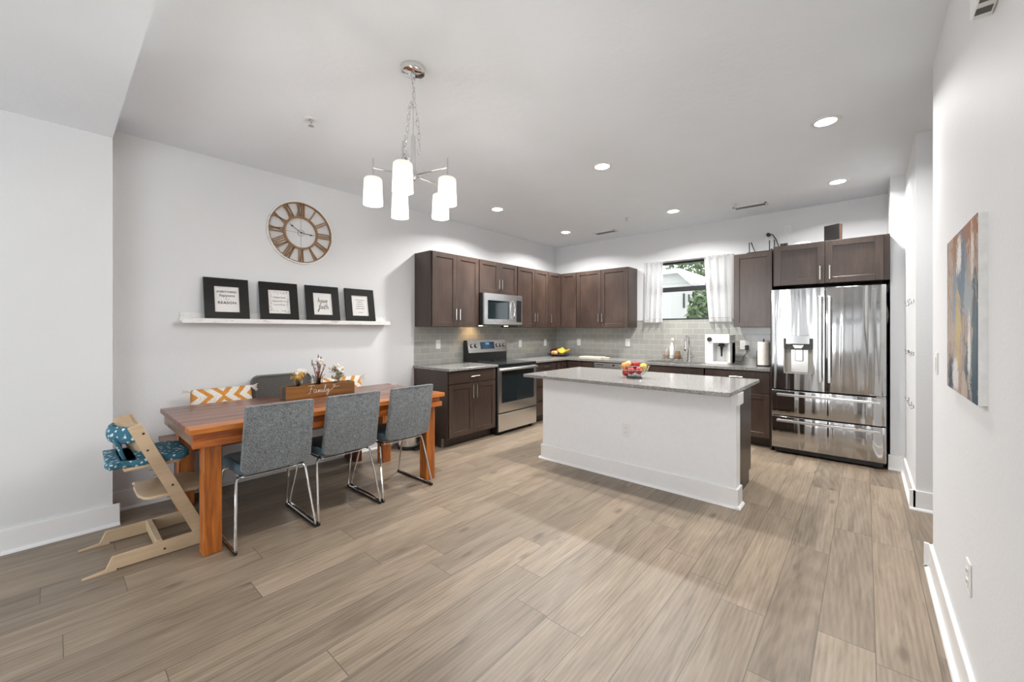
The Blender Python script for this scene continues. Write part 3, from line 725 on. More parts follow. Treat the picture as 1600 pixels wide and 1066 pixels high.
m = MB().box(IX0+.03, IX1-.04, IYF+.121, IYB, .10, IZ-.032).box(IX0+.03, IX1-.04, IYF+.121, IYB-.07, 0, .10); m.obj('cabinet_body', CABBOX, t, smooth=0)
for k in range(3):
    a = IX0+.03+k*(IX1-.04-IX0-.03)/3; b2 = a+(IX1-.04-IX0-.03)/3
    o = MB(); o.box(a+.002, b2-.002, IYB, IYB+.02, .11, .69, .002); o = o.obj('door', CABM, t, smooth=0)
    MB().box(b2-.05, b2-.04, IYB+.02, IYB+.05, .52, .65).obj('handle', NICKEL, o, smooth=0)
    o = MB().box(a+.002, b2-.002, IYB, IYB+.02, .695, .835, .002).obj('drawer', CABM, t, smooth=0)
    MB().box((a+b2)/2-.065, (a+b2)/2+.065, IYB+.02, IYB+.05, .76, .77).obj('handle', NICKEL, o, smooth=0)
ct = MB().box(-2.55, -.702, 3.075, 4.11, IZ-.03, IZ, .003).obj('worktop', QUARTZ, origin=(-1.6, 3.6, IZ-.03), smooth=0)
tag(ct, 'large speckled quartz worktop on the kitchen island', 'worktop')

# ------------------------------------------------------------------ fruit
def fruit_mat(name, a, b, rough=.3):
    m = NT(name); v = m.coord((1, 1, 1)); f = m.noise(v, 18, 3, .6, .6)
    return m.set(m.ramp(f, [(.35, a), (.65, b)]), rough)
APPLE = fruit_mat('red_apple_skin', (.20, .004, .006), (.42, .014, .012)); PEACH = fruit_mat('blushed_skin', (.62, .32, .03), (.62, .09, .03)); LEMON = fruit_mat('lemon_skin', (.70, .48, .03), (.78, .58, .05)); BANANA = fruit_mat('banana_skin', (.72, .47, .04), (.78, .56, .07)); DARKR = fruit_mat('dark_red_skin', (.10, .008, .01), (.22, .012, .015)); PALE = fruit_mat('pale_peach_skin', (.75, .38, .12), (.80, .50, .26))
STEM = simple('fruit_stem', (.06, .04, .02), .8)
def apple(x, y, z, r, mat, name, label, cat, group, tilt=(0, 0)):
    M = Matrix.Rotation(tilt[0], 3, 'X') @ Matrix.Rotation(tilt[1], 3, 'Y')
    t = thing(name, label, cat, (x, y, z-r), 0, group)
    pr = [(0, -.86), (.25, -.93), (.6, -.78), (.88, -.35), (1, .1), (.92, .52), (.66, .84), (.35, .92), (.12, .84), (0, .72)]
    MB().lathe([(p*r, q*r) for p, q in pr], (x, y, z), 20, M).obj('flesh', mat, t, smooth=80)
    a = M @ Vector((0, 0, r*.7)); b2 = M @ Vector((r*.08, 0, r*1.15))
    MB().tube([Vector((x, y, z))+a, Vector((x, y, z))+b2], .0025, 6).obj('stem', STEM, t)
    return t
BXc, BYc = -1.585, 3.50
t = thing('fruit_bowl', 'footed glass and wire bowl of fruit standing on the island worktop', 'bowl', (BXc, BYc, IZ))
gm = NT('clear_glass'); gm.set((.95, .97, .97), .02, Transmission_Weight=1, IOR=1.3); GLASS = gm.m
MB().lathe([(0, .0), (.070, .0), (.072, .008), (.060, .018), (0, .020)], (BXc, BYc, IZ), 28).obj('foot', simple('dark_glass_foot', (.10, .12, .12), .1), t)
m = MB()
prof = [(.058, .02), (.092, .045), (.118, .078), (.132, .115)]
for k in range(20):
    a = 2*PI*k/20; m.tube([(BXc+r*math.cos(a), BYc+r*math.sin(a), IZ+z) for r, z in prof], .0016, 5)
for r, z in prof[1:]: m.tube([(BXc+r*math.cos(2*PI*k/28), BYc+r*math.sin(2*PI*k/28), IZ+z) for k in range(28)], .0022, 5, closed=True)
m.obj('basket', CHROME, t)
FG = 'fruit in the island bowl'
for dx, dy, dz, r, mt, nm, lb in (
    (-.068, -.045, .098, .036, PEACH, 'peach', 'blushed yellow-red peach at the left rim of the island bowl'),
    (-.058, -.005, .113, .034, PALE, 'peach', 'orange peach heaped behind the left rim of the island bowl'),
    (.005, -.075, .062, .034, APPLE, 'apple', 'front red apple at the bottom of the island bowl'),
    (.064, -.052, .066, .033, APPLE, 'apple', 'red apple under the lemon in the island bowl'),
    (-.058, -.055, .042, .032, APPLE, 'apple', 'red apple low on the left of the island bowl'),
    (.012, .0, .108, .038, APPLE, 'apple', 'large red apple on top in the middle of the island bowl'),
    (.0, .06, .075, .036, APPLE, 'apple', 'red apple at the back of the island bowl'),
    (.078, .018, .098, .032, LEMON, 'lemon', 'yellow lemon at the right rim of the island bowl')):
    apple(BXc+dx, BYc+dy, IZ+dz+.004, r, mt, nm, lb, 'fruit', FG, (random.uniform(-.6, .6), random.uniform(-.5, .5)))
# corner platter
PXc, PYc = -3.80, 5.50
t = tag(MB().lathe([(0, .0), (.10, .0), (.17, .018), (.195, .035), (.19, .037), (.165, .024), (.10, .008), (0, .008)], (PXc, PYc, CT), 32).obj('fruit_platter', simple('dark_platter', (.07, .06, .06), .25), origin=(PXc, PYc, CT)), 'dark shallow platter of fruit in the corner of the worktop', 'platter')
for dx, dy, dz, r, mt, nm, lb in (
    (-.12, -.01, .07, .04, DARKR, 'apple', 'dark red apple at the left edge of the corner platter'),
    (-.07, .04, .09, .038, DARKR, 'apple', 'dark red apple raised at the back left of the corner platter'),
    (-.06, -.07, .052, .038, PALE, 'peach', 'pale orange peach at the front left of the corner platter'),
    (-.005, -.09, .055, .040, PALE, 'peach', 'pale orange peach at the front middle of the corner platter'),
    (.02, -.01, .085, .037, PEACH, 'peach', 'yellow-red peach in the centre of the corner platter')):
    apple(PXc+dx, PYc+dy, CT+dz-.002, r, mt, nm, lb, 'fruit', 'fruit on the corner platter', (random.uniform(-.6, .6), 0))
for k, lb in enumerate(('front banana on the right of the corner platter', 'middle banana on the right of the corner platter', 'rear banana on the right of the corner platter', 'topmost banana leaning up at the right edge of the corner platter')):
    t = thing('banana', lb, 'fruit', (PXc+.08, PYc-.06+.03*k, CT+.03), 0, 'bananas on the corner platter')
    pts = []; 
    for i in range(9):
        a = -1.15 + 2.1*i/8
        pts.append((PXc+.10+.085*math.sin(a)+.008*k, PYc-.055+.030*k, CT+.155-.10*math.cos(a)+.010*k))
    mm = MB()
    prev = [ .006, .013, .016, .017, .0175, .017, .015, .010, .005]
    n = 8
    rings = []
    for i, p in enumerate(pts):
        a = -1.15 + 2.1*i/8; nx = Vector((math.sin(a), 0, -math.cos(a)))
        rings.append([mm.bm.verts.new(Vector(p) + prev[i]*(math.cos(2*PI*q/n)*nx + math.sin(2*PI*q/n)*Vector((0, 1, 0)))) for q in range(n)])
    for i in range(8):
        for q in range(n): mm.bm.faces.new((rings[i][q], rings[i][(q+1) % n], rings[i+1][(q+1) % n], rings[i+1][q]))
    mm.bm.faces.new(rings[0]); mm.bm.faces.new(rings[-1])
    mm.obj('peel', BANANA, t, smooth=80)
    MB().tube([pts[-1], (pts[-1][0]+.008, pts[-1][1], pts[-1][2]+.018)], .004, 6).obj('stem', STEM, t)

# ------------------------------------------------------------------ worktop clutter
t = thing('chopping_board', 'pale cream chopping board lying on the worktop left of the dishwasher', 'board', (-3.05, 5.5, CT))
MB().slab(rrect(-3.36, -2.99, 5.40, 5.60, .02), CT, CT+.018, lambda u, v, k: (u, v, k), .003).obj('slab', simple('cream_board', (.72, .62, .47), .5), t)
MB().slab(rrect(-2.99, -2.88, 5.48, 5.52, .015), CT+.002, CT+.016, lambda u, v, k: (u, v, k), .003).obj('handle', simple('cream_board_handle', (.72, .62, .47), .5), t)
# faucet
t = thing('faucet', 'tall chrome kitchen faucet standing behind the sink', 'faucet', (-1.80, 5.70, CT))
fx0, fy0 = -1.80, 5.70
MB().lathe([(0, 0), (.028, 0), (.028, .012), (.023, .02), (.023, .17), (.019, .18), (0, .185)], (fx0, fy0, CT), 20).obj('base', CHROME, t)
pts = [(fx0, fy0, CT+.17), (fx0, fy0, CT+.27)] + [(fx0, fy0-.075+.075*math.cos(a), CT+.27+.075*math.sin(a)) for a in [PI*k/8 for k in range(1, 8)]] + [(fx0, fy0-.15, CT+.26), (fx0, fy0-.15, CT+.22)]
MB().tube(pts, .0125, 12).obj('neck', CHROME, t)
MB().lathe([(0, 0), (.014, 0), (.018, .02), (.018, .08), (.014, .09), (0, .09)], (fx0, fy0-.15, CT+.14), 16).obj('spray_head', CHROME, t)
MB().tube([(fx0+.02, fy0, CT+.07), (fx0+.06, fy0, CT+.075)], .016, 12).tube([(fx0+.06, fy0, CT+.075), (fx0+.115, fy0, CT+.095)], .007, 8).obj('lever', CHROME, t)
# caddy with bottles
cx, cy = -2.03, 5.70
t = thing('sink_caddy', 'dark wire caddy holding bottles beside the faucet', 'caddy', (cx, cy, CT))
m = MB()
for z in (.03, .07):
    m.tube([(cx+u, cy+v, CT+z) for u, v in rrect(-.12, .12, -.055, .055, .02, 3)], .003, 6, closed=True)
for u in (-.10, -.03, .04, .10): m.tube([(cx+u, cy-.055, CT+.07), (cx+u, cy-.055, CT+.03), (cx+u, cy+.055, CT+.03), (cx+u, cy+.055, CT+.07)], .002, 5)
for u in (-.11, .11):
    for v in (-.05, .05): m.tube([(cx+u, cy+v, CT+.03), (cx+u*1.15, cy+v*1.1, CT)], .0035, 6)
m.obj('wire_frame', BRW, t)
t = thing('soap_dispenser', 'clear glass soap dispenser with pump, left in the sink caddy', 'bottle', (cx-.075, cy, CT+.033))
MB().lathe([(0, 0), (.03, 0), (.033, .02), (.033, .09), (.022, .115), (.012, .125), (0, .125)], (cx-.075, cy, CT+.033), 18).obj('bottle', simple('smoky_glass', (.30, .25, .20), .1), t)
MB().tube([(cx-.075, cy, CT+.155), (cx-.075, cy, CT+.195), (cx-.075, cy-.035, CT+.19)], .006, 8).obj('pump', NICKEL, t)
t = thing('soap_bottle', 'slim white dish-soap bottle in the middle of the sink caddy', 'bottle', (cx, cy, CT+.033))
MB().lathe([(0, 0), (.026, 0), (.028, .01), (.028, .15), (.018, .185), (.010, .20), (0, .20)], (cx, cy, CT+.033), 18).obj('bottle', WHITE, t)
MB().cyl((cx, cy, CT+.232), .011, 0, .02, 12).obj('cap', WHITE, t)
t = thing('dish_brush', 'wooden dish brush standing bristles-up behind the white soap bottle', 'brush', (cx-.01, cy+.035, CT+.03))
MB().tube([(cx+.005, cy+.045, CT+.03), (cx-.005, cy+.045, CT+.28)], .006, 8).obj('handle', simple('brush_wood', (.62, .46, .30), .5), t)
MB().lathe([(0, 0), (.016, .003), (.022, .02), (.018, .04), (0, .045)], (cx-.005, cy+.045, CT+.27), 14).obj('bristles', simple('bristles', (.78, .68, .55), .9), t)
t = thing('amber_jar', 'short amber glass jar on the right of the sink caddy', 'jar', (cx+.08, cy, CT+.033))
MB().lathe([(0, 0), (.034, 0), (.036, .01), (.036, .075), (.030, .09), (.030, .105), (0, .105)], (cx+.08, cy, CT+.033), 18).obj('glass', simple('amber_glass', (.22, .14, .08), .1), t)
# water dispenser
t = thing('water_dispenser', 'white countertop water dispenser with black tap, right of the faucet', 'water dispenser', (-1.36, 5.55, CT))
wx0, wx1, wyf, wyb = -1.515, -1.235, 5.40, 5.68
z0 = CT
m = MB().box(wx0, wx0+.095, wyf, wyb, z0+.015, z0+.37, .004).box(wx0+.095, wx1, wyf, wyb, z0+.265, z0+.37, .004).box(wx0+.09, wx1, wyf+.13, wyb, z0+.015, z0+.27).box(wx1-.022, wx1, wyf+.03, wyb, z0+.03, z0+.27)
m.obj('housing', WHITE, t, smooth=0)
MB().slab(rrect(wx0, wx1, wyf-.01, wyb, .04), z0, z0+.035, lambda u, v, k: (u, v, k), .004).obj('drip_tray', WHITE, t)
MB().cyl((wx0+.055, wyf, z0+.31), .027, 0, .012, 20, Matrix.Rotation(PI/2, 3, 'X')).obj('knob', BLACK, t)
MB().cyl((wx0+.18, wyf+.05, z0+.24), .03, 0, .025, 16).lathe([(.024, .24), (.012, .18), (.010, .10), (0, .10)], (wx0+.18, wyf+.05, z0), 14).box(wx0+.14, wx0+.22, wyf+.035, wyf+.065, z0+.225, z0+.24).obj('tap', BLACK, t)
# paper towel
t = thing('paper_towel_holder', 'roll of kitchen paper on a black holder beside the refrigerator', 'paper towel', (-.90, 5.52, CT))
MB().lathe([(.018, .015), (.062, .015), (.062, .285), (.018, .285)], (-.90, 5.52, CT), 28, close=True).obj('paper_roll', simple('paper', (.84, .80, .75), .9), t)
MB().cyl((-.90, 5.52, CT), .075, 0, .012, 28).cyl((-.90, 5.52, CT), .008, 0, .32, 12).tube([(-.972, 5.52, CT+.005), (-.972, 5.52, CT+.17), (-.94, 5.52, CT+.215)], .0035, 6).obj('stand', BLACK, t)

# curtains
t = thing('curtain_rod', 'thin white curtain rod across the top of the kitchen window', 'curtain rod', (-1.86, 5.77, 2.28))
MB().tube([(-2.45, 5.77, 2.285), (-1.275, 5.77, 2.285)], .006, 8).tube([(-2.45, 5.77, 2.285), (-2.45, BY, 2.285)], .006, 8).tube([(-1.275, 5.77, 2.285), (-1.275, BY, 2.285)], .006, 8).obj('rod', NICKEL, t)
cm = NT('sheer_curtain'); tr = cm.n('BsdfTranslucent'); tr.inputs[0].default_value = (.93, .92, .92, 1); mx = cm.n('MixShader'); mx.inputs[0].default_value = .68
cm.set((.88, .87, .87), .9); cm.l(cm.b.outputs[0], mx.inputs[1]); cm.l(tr.outputs[0], mx.inputs[2]); cm.l(mx.outputs[0], cm.out.inputs[0]); CURT = cm.m
def curtain(x0, x1, b0, b1, label, seed, yb=.0):
    rnd = random.Random(seed); ph = [rnd.uniform(0, 6) for _ in range(4)]
    t = thing('curtain', label, 'curtain', ((x0+x1)/2, 5.76, 1.42), 0, 'white cafe curtains')
    def f(u, v):
        xt = x0+(x1-x0)*u; xb = b0+(b1-b0)*u; x = xt+(xb-xt)*(v**1.3)
        amp = .012+.018*v
        y = 5.762 + amp*math.sin(u*22+ph[0]+.6*math.sin(v*2+ph[1])) + .4*amp*math.sin(u*47+ph[2])
        return (x, y, 2.292-(2.292-1.42)*v)
    MB().grid(70, 18, f).obj('cloth', CURT, t, smooth=180)
    def g2(u, v):
        x, y, z = f(u, .935+.001); return (x, y-.004, 2.292-.872*(.935+.012*v))
    MB().grid(70, 1, g2).obj('hem_stitch', simple('hem', (.68, .64, .62), .9), t, smooth=180)
    MB().grid(70, 2, lambda u, v: (x0+(x1-x0)*u, 5.757+.006*math.sin(u*60), 2.298-.03*v)).obj('heading', CURT, t, smooth=180)
curtain(-2.44, -2.18, -2.475, -2.18, 'white curtain panel covering the left side of the kitchen window', 1)
curtain(-1.63, -1.285, -1.575, -1.285, 'white curtain panel covering the right side of the kitchen window', 4)

# ------------------------------------------------------------------ ceiling fixtures
CANL = emis('can_lens', (1.0, .97, .93), 14)
def can(x, y, label):
    t = thing('downlight', label, 'ceiling light', (x, y, HZ-.004), 0, 'recessed ceiling downlights')
    MB().lathe([(.062, 0), (.085, 0), (.088, .004), (.062, .004)], (x, y, HZ-.004), 32, close=True).obj('trim_ring', TRIM, t)
    MB().lathe([(0, 0), (.0625, 0), (.0625, .003), (0, .003)], (x, y, HZ-.0035), 28).obj('lens', CANL, t)
    L = bpy.data.lights.new('can_light', 'AREA'); L.shape = 'DISK'; L.size = .12; L.energy = CANW*(.74 if x > -1 else 1.2); L.color = (1, .98, .955); L.spread = math.radians(150)
    lo = bpy.data.objects.new('can_light', L); COL.objects.link(lo); lo.parent = t; lo.location = (0, 0, -.006)
CANW = 22
for (x, y), lb in zip(((-.206, 3.517), (-1.739, 3.184), (-3.294, 3.489), (-3.312, 4.974), (-1.747, 4.95), (-.201, 5.02)),
    ('round recessed downlight nearest the camera at the upper right of the ceiling', 'round recessed downlight in the ceiling directly above the island', 'round recessed downlight in the ceiling in front of the left cabinets', 'round recessed downlight nearest the kitchen corner', 'round recessed downlight in front of the kitchen window', 'round recessed downlight in front of the refrigerator')):
    can(x, y, lb)
def vent(x, y, label):
    t = thing('ceiling_vent', label, 'vent', (x, y, HZ-.008), 0, 'white ceiling air vents')
    W, D = .17, .065
    m = MB().box(x-W, x+W, y-D, y-D+.018, HZ-.008, HZ).box(x-W, x+W, y+D-.018, y+D, HZ-.008, HZ).box(x-W, x-W+.018, y-D, y+D, HZ-.008, HZ).box(x+W-.018, x+W, y-D, y+D, HZ-.008, HZ)
    m.obj('frame', TRIM, t, smooth=0)
    m = MB()
    for k in range(7):
        yy = y-D+.024+k*.0138; m.slab([(yy, HZ-.007), (yy+.010, HZ-.001), (yy+.0115, HZ-.001), (yy+.0015, HZ-.007)], x-W+.018, x+W-.018, lambda u, v, k: (k, u, v))
    m.obj('louvres', simple('vent_grey', (.42, .42, .42), .5), t, smooth=0)
vent(-1.005, 5.333, 'white slotted ceiling vent right of centre near the back wall'); vent(-2.874, 5.359, 'white slotted ceiling vent near the kitchen corner')
def sprinkler(x, y, label):
    t = thing('sprinkler', label, 'sprinkler', (x, y, HZ-.03), 0, 'ceiling fire sprinklers')
    MB().lathe([(.012, HZ-.004), (.038, HZ-.004), (.040, HZ), (.012, HZ)], (x, y, 0), 20, close=True).obj('plate', TRIM, t)
    MB().cyl((x, y, 0), .009, HZ-.02, HZ, 12).cyl((x, y, 0), .018, HZ-.045, HZ-.042, 16).tube([(x-.012, y, HZ-.018), (x-.014, y, HZ-.032), (x, y, HZ-.043)], .002, 6).tube([(x+.012, y, HZ-.018), (x+.014, y, HZ-.032), (x, y, HZ-.043)], .002, 6).obj('head', NICKEL, t)
sprinkler(-2.85, 1.165, 'small fire sprinkler in the ceiling above the dining table'); sprinkler(-2.295, 4.837, 'small fire sprinkler in the ceiling between the two vents')
# box high on right wall
t = thing('wall_chime', 'white slotted box mounted high on the near right wall', 'chime', (RX, 1.6, 2.215))
box('casing', TRIM, RX-.045, RX, 1.38, 1.79, 2.22, 2.40, t, .004)
m = MB()
SG = simple('slot_grey', (.12, .12, .11), .7)
for k in range(6): MB().box(RX-.040, RX-.008, 1.75-.06*k-.022, 1.75-.06*k+.010, 2.2185, 2.2205).obj('slot', SG, t, smooth=0)

# ------------------------------------------------------------------ chandelier
ax, ay = -1.872, 1.309
yaw = math.radians(41.26); Rv = Vector((math.cos(yaw), math.sin(yaw), 0)); Fv = Vector((-math.sin(yaw), math.cos(yaw), 0))
t = thing('chandelier', 'chrome chandelier with five glowing white glass shades hanging above the dining table', 'chandelier', (ax, ay, 2.75))
MB().lathe([(0, -.028), (.055, -.028), (.062, -.024), (.068, -.008), (.068, 0), (0, 0)], (ax, ay, HZ), 32).lathe([(0, -.05), (.010, -.05), (.014, -.028), (0, -.028)], (ax, ay, HZ), 14).obj('canopy', CHROME, t)
MB().tube([(ax, ay, HZ-.05), (ax, ay, 2.37)], .0035, 8).lathe([(0, 2.17), (.013, 2.17), (.013, 2.375), (.007, 2.385), (0, 2.385)], (ax, ay, 0), 16).obj('stem', CHROME, t)
MB().lathe([(0, 2.135), (.012, 2.137), (.02, 2.15), (.022, 2.165), (.020, 2.185), (0, 2.19)], (ax, ay, 0), 20).obj('hub', CHROME, t)
def link(m, c, d, rot):
    d = Vector(d).normalized(); s = d.orthogonal().normalized(); s = Matrix.Rotation(rot, 3, d) @ s
    pts = []
    for k in range(12):
        a = 2*PI*k/12; pts.append(Vector(c) + d*(.016*math.sin(a) + .006*(1 if math.sin(a) > 0 else -1)) + s*.009*math.cos(a))
    m.tube(pts, .0022, 5, closed=True)
m = MB()
def chain(pts):
    for i in range(len(pts)-1):
        a, b2 = Vector(pts[i]), Vector(pts[i+1]); n = max(1, round((b2-a).length/.036))
        for k in range(n): link(m, a+(b2-a)*((k+.5)/n), b2-a, 1.57*((k+i) % 2)+.4)
def cp(lat, z, dep=0): v = Vector((ax, ay, z)) + Rv*lat + Fv*dep; return v
chain([cp(0, 2.70), cp(.004, 2.585)]); chain([cp(.004, 2.585), cp(-.02, 2.53, -.01), cp(-.03, 2.40, -.01), cp(-.05, 2.32, 0), cp(-.03, 2.25, .01)]); chain([cp(.0, 2.58, .01), cp(.018, 2.50), cp(.028, 2.40, .01), cp(.032, 2.28)])
m.obj('chain', CHROME, t)
sm = NT('glowing_frosted_glass'); sm.set((.14, .135, .13), .5); sm.b.inputs['Emission Color'].default_value = (1, .92, .80, 1)
sz_ = sm.n('SeparateXYZ'); sm.l(sm.n('TexCoord').outputs['Object'], sz_.inputs[0]); sm.l(sm.math('ADD', .72, sm.math('MULTIPLY', sm.math('POWER', sm.math('MAXIMUM', 0.0, sm.math('DIVIDE', sm.math('SUBTRACT', -.62, sz_.outputs[2]), .145)), 1.6), 2.4)), sm.b.inputs['Emission Strength'])
tp_ = sm.n('BsdfTransparent'); tp_.inputs[0].default_value = (1, .98, .95, 1); mx_ = sm.n('MixShader'); mx_.inputs[0].default_value = .5
sm.l(sm.b.outputs[0], mx_.inputs[1]); sm.l(tp_.outputs[0], mx_.inputs[2]); sm.l(mx_.outputs[0], sm.out.inputs[0]); SHADE = sm.m
BULB = emis('bulb', (1, .94, .85), 5)
for lat, dep in ((-.204, -.05), (.01, -.25), (.195, -.05), (-.128, .2), (.112, .215)):
    c = Vector((ax, ay, 0)) + Rv*lat + Fv*dep
    arm = MB().tube([(ax, ay, 2.165), (c.x, c.y, 2.185)], .0055, 8).obj('arm', CHROME, t)
    MB().tube([(c.x, c.y, 2.235), (c.x, c.y, 2.125)], .005, 8).cyl((c.x, c.y, 0), .016, 2.12, 2.135, 14).obj('shade_stem', CHROME, arm)
    MB().lathe([(.012, 2.13), (.040, 2.129), (.047, 2.122), (.0475, 2.11), (.051, 1.985), (.048, 1.985), (.0445, 2.11), (.038, 2.124), (.012, 2.126)], (c.x, c.y, 0), 28).obj('glass_shade', SHADE, t, smooth=60, label='glowing white frosted glass shade')
    MB().ball((c.x, c.y, 2.04), .024, 1, 1, 1.5).obj('bulb', BULB, t)
    L = bpy.data.lights.new('bulb_light', 'POINT'); L.energy = 5.5; L.shadow_soft_size = .03; L.color = (1, .97, .93)
    lo = bpy.data.objects.new('bulb_light', L); COL.objects.link(lo); lo.parent = t; lo.location = (c.x-ax, c.y-ay, 1.95-2.75)

# ------------------------------------------------------------------ clock
CY, CZ, CR = 1.567, 2.240, .297
t = thing('wall_clock', 'large round clock with brown roman numerals on the dining wall', 'clock', (WX, CY, CZ))
def rw(r, th, o): return (WX+o, CY+r*math.sin(th), CZ+r*math.cos(th))
def ring(m, r0, r1, o0, o1, n=72):
    V = [[m.bm.verts.new(rw(r, 2*PI*k/n, o)) for r, o in ((r0, o0), (r1, o0), (r1, o1), (r0, o1))] for k in range(n)]
    for k in range(n):
        A, B = V[k], V[(k+1) % n]
        for q in range(4): m.bm.faces.new((A[q], A[(q+1) % 4], B[(q+1) % 4], B[q]))
m = MB(); ring(m, CR-.010, CR, .004, .036); m.obj('rim', DISTR, t, label='chipped white metal rim')
m = MB(); ring(m, CR-.020, CR-.0105, .010, .030); ring(m, .140, .158, .010, .026); m.obj('ring', CLOCKW, t)
m = MB()
for a in range(4): 
    th = a*PI/2; m.tube([rw(.01, th, .018), rw(.14, th, .018)], .0014, 6)
ring(m, .028, .031, .016, .020, 24); m.obj('cross_wire', simple('grey_wire', (.35, .34, .33), .5), t)
GL = {'I': [((.5, 0), (.5, 1))], 'V': [((.0, 1), (.5, 0)), ((1, 1), (.5, 0))], 'X': [((0, 1), (1, 0)), ((1, 1), (0, 0))]}
GW = {'I': .020, 'V': .032, 'X': .034}
def strip(m, p0, p1, w, th):
    # p in (tangential, radial) local coordinates of numeral
    u = Vector((p1[0]-p0[0], p1[1]-p0[1])); u.normalize(); nrm = Vector((-u.y, u.x))*w/2
    q = [(p0[0]+nrm.x, p0[1]+nrm.y), (p0[0]-nrm.x, p0[1]-nrm.y), (p1[0]-nrm.x, p1[1]-nrm.y), (p1[0]+nrm.x, p1[1]+nrm.y)]
    def fn(tu, rr, o):
        return (WX+o, CY+rr*math.sin(th)+tu*math.cos(th), CZ+rr*math.cos(th)-tu*math.sin(th))
    m.slab(q, .012, .024, fn)
for h, s in enumerate(('XII', 'I', 'II', 'III', 'IV', 'V', 'VI', 'VII', 'VIII', 'IX', 'X', 'XI')):
    th = 2*PI*h/12; m = MB(); tot = sum(GW[c] for c in s); x = -tot/2
    for ch in s:
        for (a, b2), (c, d) in GL[ch]:
            strip(m, (x+GW[ch]*(.12+.76*a), .157+.121*b2), (x+GW[ch]*(.12+.76*c), .157+.121*d), .0105, th)
        x += GW[ch]
    m.obj('numeral', CLOCKW, t, smooth=0)
for nm, th, L in (('minute_hand', 2*PI*50.5/60, .128), ('hour_hand', 2*PI*2.86/12+.18, .115)):
    def fn(tu, rr, o, th=th): return (WX+o, CY+rr*math.sin(th)+tu*math.cos(th), CZ+rr*math.cos(th)-tu*math.sin(th))
    MB().slab([(-.002, 0), (.002, 0), (.002, L*.68), (.008, L*.76), (.002, L*.86), (.0005, L), (-.0005, L), (-.002, L*.86), (-.008, L*.76), (-.002, L*.68)], .026, .029, fn).obj(nm, BLACK, t, smooth=0)
MB().cyl((WX+.022, CY, CZ), .007, 0, .010, 14, Matrix.Rotation(PI/2, 3, 'Y')).obj('hand_pin', BLACK, t)

# ------------------------------------------------------------------ picture ledge and frames
t = thing('picture_ledge', 'long distressed white picture ledge on the dining wall', 'shelf', (WX, 1.56, 1.372))
box('back_board', DISTR, WX, WX+.018, .66, 2.475, 1.372, 1.455, t, .002)
box('shelf_board', DISTR, WX+.018, WX+.105, .66, 2.475, 1.372, 1.388, t, .002)
box('front_lip', DISTR, WX+.105, WX+.118, .66, 2.475, 1.366, 1.405, t, .002)
FRM = wood('black_frame_wood', (.005, .004, .0035), (.010, .008, .006), 'y', 1, .42); FRM.node_tree.nodes['Principled BSDF'].inputs['Specular IOR Level'].default_value = .25
INK = simple('ink', (.02, .02, .02), .8); INKB = simple('soft_grey_ink', (.25, .25, .27), .8); PAPER = simple('print_paper', (.78, .77, .75), .7, var=.01)
BLUSH = simple('pink_ink', (.55, .30, .30), .8)
tilt = math.atan2(.062, .355)
def picture(y0, y1, label, draw):
    W = y1-y0; Hh = .358; zb = 1.3895
    t = thing('framed_print', label, 'picture frame', (WX+.09, (y0+y1)/2, zb), 0, 'black frames on the picture ledge')
    def fn(u, v, o):    # u 0..W, v 0..H along tilted plane, o outwards
        return (WX+.083 - v*math.sin(tilt) + o*math.cos(tilt), y0+u, zb + v*math.cos(tilt) + o*math.sin(tilt))
    b = .070
    m = MB()
    for a0, a1, c0, c1 in ((0, b, 0, Hh), (W-b, W, 0, Hh), (b, W-b, 0, b), (b, W-b, Hh-b, Hh)):
        m.box(a0, a1, c0, c1, 0, .016, 0, lambda x, y, z: fn(x, y, z))
    m.box(.004, W-.004, .004, Hh-.004, -.003, .002, 0, lambda x, y, z: fn(x, y, z))
    fo = m.obj('frame', FRM, t, smooth=0)
    p = MB().box(b, W-b, b, Hh-b, .002, .006, 0, lambda x, y, z: fn(x, y, z)).obj('print', PAPER, t, smooth=0)
    e0 = Vector(fn(0, 0, 0)); ex = Vector(fn(1, 0, 0))-e0; ey = Vector(fn(0, 1, 0))-e0; ez = Vector(fn(0, 0, 1))-e0
    def M(u, v): 
        o = Vector(fn(u, v, .0068)); return Matrix(((ex.x, ey.x, ez.x, o.x), (ex.y, ey.y, ez.y, o.y), (ex.z, ey.z, ez.z, o.z), (0, 0, 0, 1)))
    draw(p, M, W, Hh, fn)
    return t
def d1(p, M, W, H, fn):
    text_obj('lettering', 'EVERYTHING', .0235, INK, M(W/2, .243), p, bold=.0001, spacing=1.0)
    text_obj('lettering', 'happens', .034, INK, M(W/2, .212), p, shear=.35)
    text_obj('lettering', 'for a', .014, INKB, M(W/2, .182), p, shear=.2)
    text_obj('lettering', 'REASON', .031, INK, M(W/2, .150), p, bold=.0004, spacing=1.15)
def d2(p, M, W, H, fn):
    for k, s in enumerate(('Happiness', 'depends on', 'ourselves')): text_obj('lettering', s, .026, INKB, M(W/2, .222-.034*k), p, shear=.35)
    rnd = random.Random(3)
    for nm, mt in (('blossom', BLUSH), ('leaf_print', INKB)):
        m = MB()
        for k in range(26):
            s = rnd.random(); e = rnd.choice('tblr')
            u, v = {'t': (.08+s*(W-.16), H-.085-rnd.random()*.02), 'b': (.08+s*(W-.16), .085+rnd.random()*.025), 'l': (.082+rnd.random()*.015, .08+s*(H-.16)), 'r': (W-.082-rnd.random()*.015, .08+s*(H-.16))}[e]
            r = rnd.uniform(.002, .004); m.box(u-r, u+r, v-r, v+r, .0062, .0068, 0, lambda x, y, z: fn(x, y, z))
        m.obj(nm, mt, p, smooth=0)
